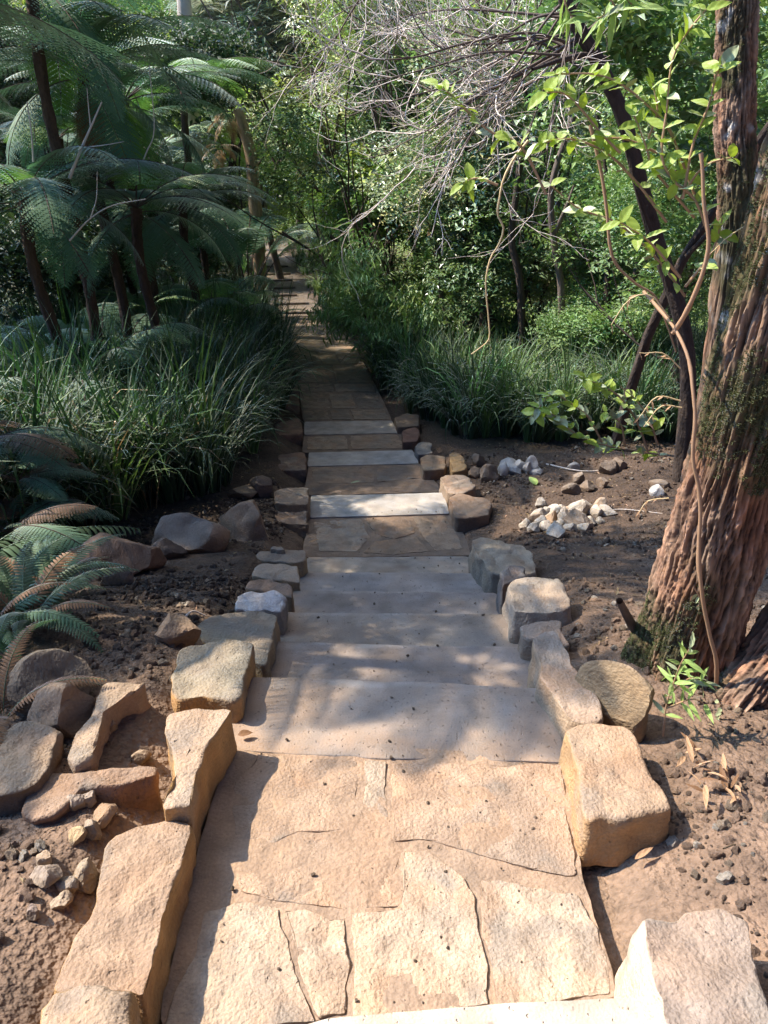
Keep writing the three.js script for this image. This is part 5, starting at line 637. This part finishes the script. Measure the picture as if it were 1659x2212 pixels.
function vine(label, chains, d, o = {}) { // chains of [px, py, d?]; leaves in pairs along them
  const b = A(chains[0][0][0], chains[0][0][1], d), t = group(o.name ?? 'climbing_vine', label, o.cat ?? 'vine', null, b), R = rng(o.seed ?? 1); const spots = [];
  for (const c of chains) { const mb = new MB(); const cv = new THREE.CatmullRomCurve3(c.map(([x, y, q]) => A(x, y, (q ?? d)).sub(b))), n = Math.max(8, Math.round(cv.getLength() / 0.03)), pts = cv.getPoints(n); if (o.wig) pts.forEach((p, i) => { p.x += o.wig * fbm(i * 0.13, 1, o.seed, 2); p.y += o.wig * fbm(i * 0.13, 5, o.seed, 2); }); const r0 = o.r ?? 0.005, tp = o.tap ?? 0.45, kn = rng((o.seed ?? 1) * 13); const kk = pts.map(() => 0.85 + 0.35 * Math.pow(kn(), 3)); mb.tube(pts, (q) => r0 * lerp(1, tp, q) * kk[Math.round(q * (pts.length - 1))], 0, 7); spots.push(pts); mesh('stem', mb.build(), o.stem ?? M.vine, t); }
  if (o.leaf) for (const pts of spots) for (let i = 2; i < pts.length; i += 1) { if (R() > o.dens) continue; const d0 = pts[i].clone().sub(pts[i - 1]).normalize(), sd = new THREE.Vector3(R() - 0.5, (R() - 0.5) * 0.6 - 0.15, R() - 0.5).normalize(); const dir = d0.multiplyScalar(0.5).add(sd).normalize(), face = new THREE.Vector3((R() - 0.5) * 1.1 - 0.1, 0.75, 0.55 + (R() - 0.5)); for (let w = 0; w < (o.pair ?? 1); w++) { if (w) dir.sub(sd.clone().multiplyScalar(1.7 + 0.5 * R())).normalize(); putLeaf(t, o.geos[Math.floor(R() * o.geos.length)], R() < (o.greyShare ?? 0.08) ? LM.vineGrey : o.leaf, pts[i], dir, face, o.size * (0.65 + 0.65 * R())); } }
  return t;
}
const VL = { leaf: LM.vine, geos: LB, size: 0.056, pair: 2 };
vine('leafy twig with yellow green backlit leaves reaching up beside the big trunk top', [[[1320, 560], [1285, 470], [1240, 430], [1215, 380], [1225, 280], [1240, 160], [1270, 110], [1310, 60]].map(([x, y]) => [x + 215, y - 40]), [[1475, 430], [1500, 300], [1530, 230], [1548, 160], [1560, 140]]], 2.5, { ...VL, seed: 3, dens: 0.90 });
vine('leafy twig with backlit leaves arching from the big trunk across the slanting trunk', [[[1500, 420], [1470, 340], [1440, 270], [1390, 220], [1330, 175], [1280, 160], [1200, 160]]], 2.6, { ...VL, seed: 5, dens: 0.90 });
vine('leafy twig of yellow green leaves at the tip over the bare twigs', [[[1180, 420], [1120, 310], [1060, 285], [1010, 240], [975, 205], [945, 185]], [[1075, 400], [1030, 385], [1000, 395]]], 2.7, { ...VL, seed: 7, dens: 0.90 });
vine('leafy side twig hanging below the arching one', [[[1440, 480], [1380, 400], [1310, 330], [1230, 300], [1165, 310]], [[1420, 330], [1350, 300], [1290, 300]]], 2.65, { ...VL, seed: 9, dens: 0.83, greyShare: 0.15 });
vine('thin leafy twig above the strappy grass between two stems', [[[1480, 640], [1420, 560], [1330, 480], [1250, 450], [1190, 400]]], 2.9, { ...VL, seed: 11, dens: 0.64, size: 0.06, greyShare: 0.35 });
vine('leafy twig with big backlit leaves level with the top of the hanging vine', [[[1340, 330], [1300, 290], [1255, 235], [1215, 200], [1180, 200]], [[1400, 300], [1420, 240], [1410, 180]]], 2.6, { ...VL, seed: 31, dens: 0.77, greyShare: 0.05 });
vine('leafy twig rising in front of the leaning trunk beside the broad dark one', [[[1500, 470], [1440, 400], [1410, 360], [1390, 300], [1370, 250]], [[1470, 430], [1520, 360], [1580, 340]]], 2.55, { ...VL, seed: 33, dens: 0.70, greyShare: 0.1 });
vine('sparse olive leafed twig low beside the woody vine on the big trunk', [[[1480, 620], [1540, 540], [1560, 470]], [[1470, 600], [1400, 520], [1340, 480]]], 2.5, { ...VL, seed: 35, dens: 0.49, size: 0.06, greyShare: 0.2 });
vine('cluster of broad green leaves at the top beside the slanting trunk', [[[1215, -30], [1225, 20], [1240, 40]], [[1300, -20], [1330, 20], [1290, 40]], [[1340, -20], [1365, 10]]], 3.2, { ...VL, seed: 13, dens: 0.70, size: 0.11, leaf: LM.bright, geos: LN });
vine('pale bare hanging vine dangling over the grass in the middle', [[[1140, 305], [1112, 340], [1085, 390], [1076, 430], [1074, 460], [1086, 490], [1075, 530], [1058, 560], [1050, 600], [1052, 640], [1056, 700], [1054, 735], [1035, 752], [1017, 764]]], 3.4, { stem: M.vinePale, r: 0.0055, seed: 15, wig: 0.012, name: 'hanging_vine' });
vine('reddish bare vine stem curving down from the arching twig', [[[1275, 270], [1300, 380], [1310, 450], [1325, 560], [1370, 610], [1415, 640], [1440, 700], [1460, 760]]], 2.8, { stem: M.vine, r: 0.007, seed: 17, name: 'vine_stem' });
vine('woody vine stem climbing the face of the big trunk', [[[1545, 1500, 2.4], [1548, 1430, 2.33], [1530, 1360, 2.32], [1512, 1250, 2.3], [1512, 1150, 2.31], [1512, 1060, 2.31], [1498, 990, 2.31], [1500, 880, 2.31], [1490, 780, 2.36], [1452, 700, 2.46], [1390, 630, 2.6]], [[1452, 720, 2.45], [1490, 660, 2.4], [1530, 540, 2.35], [1520, 440, 2.35], [1515, 330, 2.35]]], 2.4, { stem: M.vine, r: 0.009, tap: 0.6, seed: 19, wig: 0.01, name: 'vine_stem' });
vine('dry pale tendrils with curled dead leaflets beside the big trunk', [[[1440, 690], [1400, 640], [1360, 650], [1325, 700]], [[1465, 800], [1430, 765], [1385, 760]], [[1465, 870], [1420, 860], [1385, 900]], [[1468, 885], [1430, 880], [1395, 920]], [[1660, 460], [1580, 510], [1540, 545]], [[1440, 1080], [1400, 1085], [1385, 1105]], [[1600, 880], [1570, 845], [1540, 845]]], 2.45, { stem: M.vinePale, r: 0.0028, seed: 21, wig: 0.02, name: 'dry_tendril', leaf: LM.tawny, geos: LN, size: 0.028, dens: 0.75, greyShare: 0 });
vine('broad leaved shrub with grey and yellow leaves at the edge of the bare soil', [[[1440, 985], [1380, 975], [1300, 960], [1240, 935], [1200, 900], [1165, 880]], [[1400, 975], [1370, 900], [1330, 850], [1290, 830], [1260, 815]], [[1420, 960], [1400, 900], [1370, 860], [1340, 835]], [[1300, 955], [1270, 900], [1230, 870], [1195, 850], [1150, 900]], [[1350, 965], [1340, 915], [1310, 890]]], 5.2, { name: 'broad_leaved_shrub', cat: 'shrub', stem: M.vine, r: 0.009, tap: 0.35, seed: 23, leaf: LM.vine, geos: LB, size: 0.095, pair: 2, dens: 0.6, greyShare: 0.35 });
vine('young green sapling with narrow leaves before the twin trunks', [[[1432, 1590], [1440, 1520], [1455, 1475], [1470, 1435], [1490, 1400]], [[1445, 1500], [1490, 1465], [1520, 1475]], [[1440, 1530], [1500, 1510], [1540, 1540]]], 2.12, { name: 'sapling', cat: 'sapling', stem: M.vine, r: 0.0035, seed: 25, leaf: LM.bright, geos: LN, size: 0.07, pair: 2, dens: 0.6, greyShare: 0.1 });
vine('small grey leaves on a vine at the foot of the big trunk', [[[1500, 1270], [1512, 1295], [1508, 1310]], [[1545, 1500], [1560, 1530], [1550, 1560]]], 2.2, { stem: M.vine, r: 0.003, seed: 27, leaf: LM.vineGrey, geos: LB, size: 0.035, dens: 0.7 });

// ------------------------------------------------------------------ fallen leaves and sticks
const fallen = (label, px, py, y, mat, size, yaw, geo = LB[1]) => { const p = y === null ? groundHit(px, py) : onLevel(px, py, y), m = mesh('fallen_leaf', geo, mat); m.position.copy(p); m.position.y += 0.012; m.rotation.set(0.25, yaw, 0.2); m.scale.setScalar(size); tag(m, label, 'leaf'); };
fallen('green leaf lying on the soil before the peaked tan rock', 528, 1168, null, LM.bright, 0.1, 0.7);
fallen('curled orange yellow leaf on the dusty paving at the foot of the flight', 668, 1174, -0.92, LM.tawny, 0.08, 0.4, LN[0]);
fallen('pale leaf on the dark paving below the first white slab', 758, 1046, -1.07, LM.vineGrey, 0.1, 0.3, LN[0]);
fallen('yellow green leaf standing alone on the shaded soil', 1158, 1050, null, LM.bright, 0.14, 1.9);
fallen('dull fallen leaf in the corner beside the widest tread', 515, 1593, 0.01, LM.fernBrown, 0.05, 0.2);
fallen('dry curled leaf in front of the big orange tan block', 1370, 1862, 0.02, LM.tawny, 0.07, 0.5, LN[0]);
{ const R = rng(81), c = groundHit(1540, 1690), t = group('dry_leaf_heap', 'heap of dry brown curled leaves on the soil below the twin trunks', 'leaves', null, c); for (let i = 0; i < 22; i++) putLeaf(t, LN[i % 2], i % 3 ? LM.tawny : LM.fernBrown, new THREE.Vector3((R() - 0.5) * 0.14, 0.015 + 0.05 * R(), (R() - 0.5) * 0.2), new THREE.Vector3(R() - 0.5, R() * 0.4, R() - 0.5), new THREE.Vector3(R() - 0.5, 1, R() - 0.5), 0.05 + 0.04 * R()); }
[['dry twig on the soil by the shaded stones', [[1290, 1108], [1340, 1103], [1430, 1112]], 0.006], ['dark stick across the soil below the strappy grass', [[1180, 1005], [1260, 1020], [1330, 1015]], 0.008], ['thin root curling on the soil beside the grey slab stone', [[398, 1340], [420, 1325], [445, 1335]], 0.006]].forEach(([l, px, r]) => { const mb = new MB(), pts = px.map(([x, y]) => { const p = groundHit(x, y); p.y += 0.012; return p; }); mb.tube(new THREE.CatmullRomCurve3(pts).getPoints(14), r, r * 0.5, 6); tag(mesh('twig', mb.build(), M.twig), l, 'twig'); });

scene.traverse((o) => { if (o.isMesh && o.name !== 'sky') { o.castShadow = true; o.receiveShadow = true; } });
renderer.render(scene, camera);
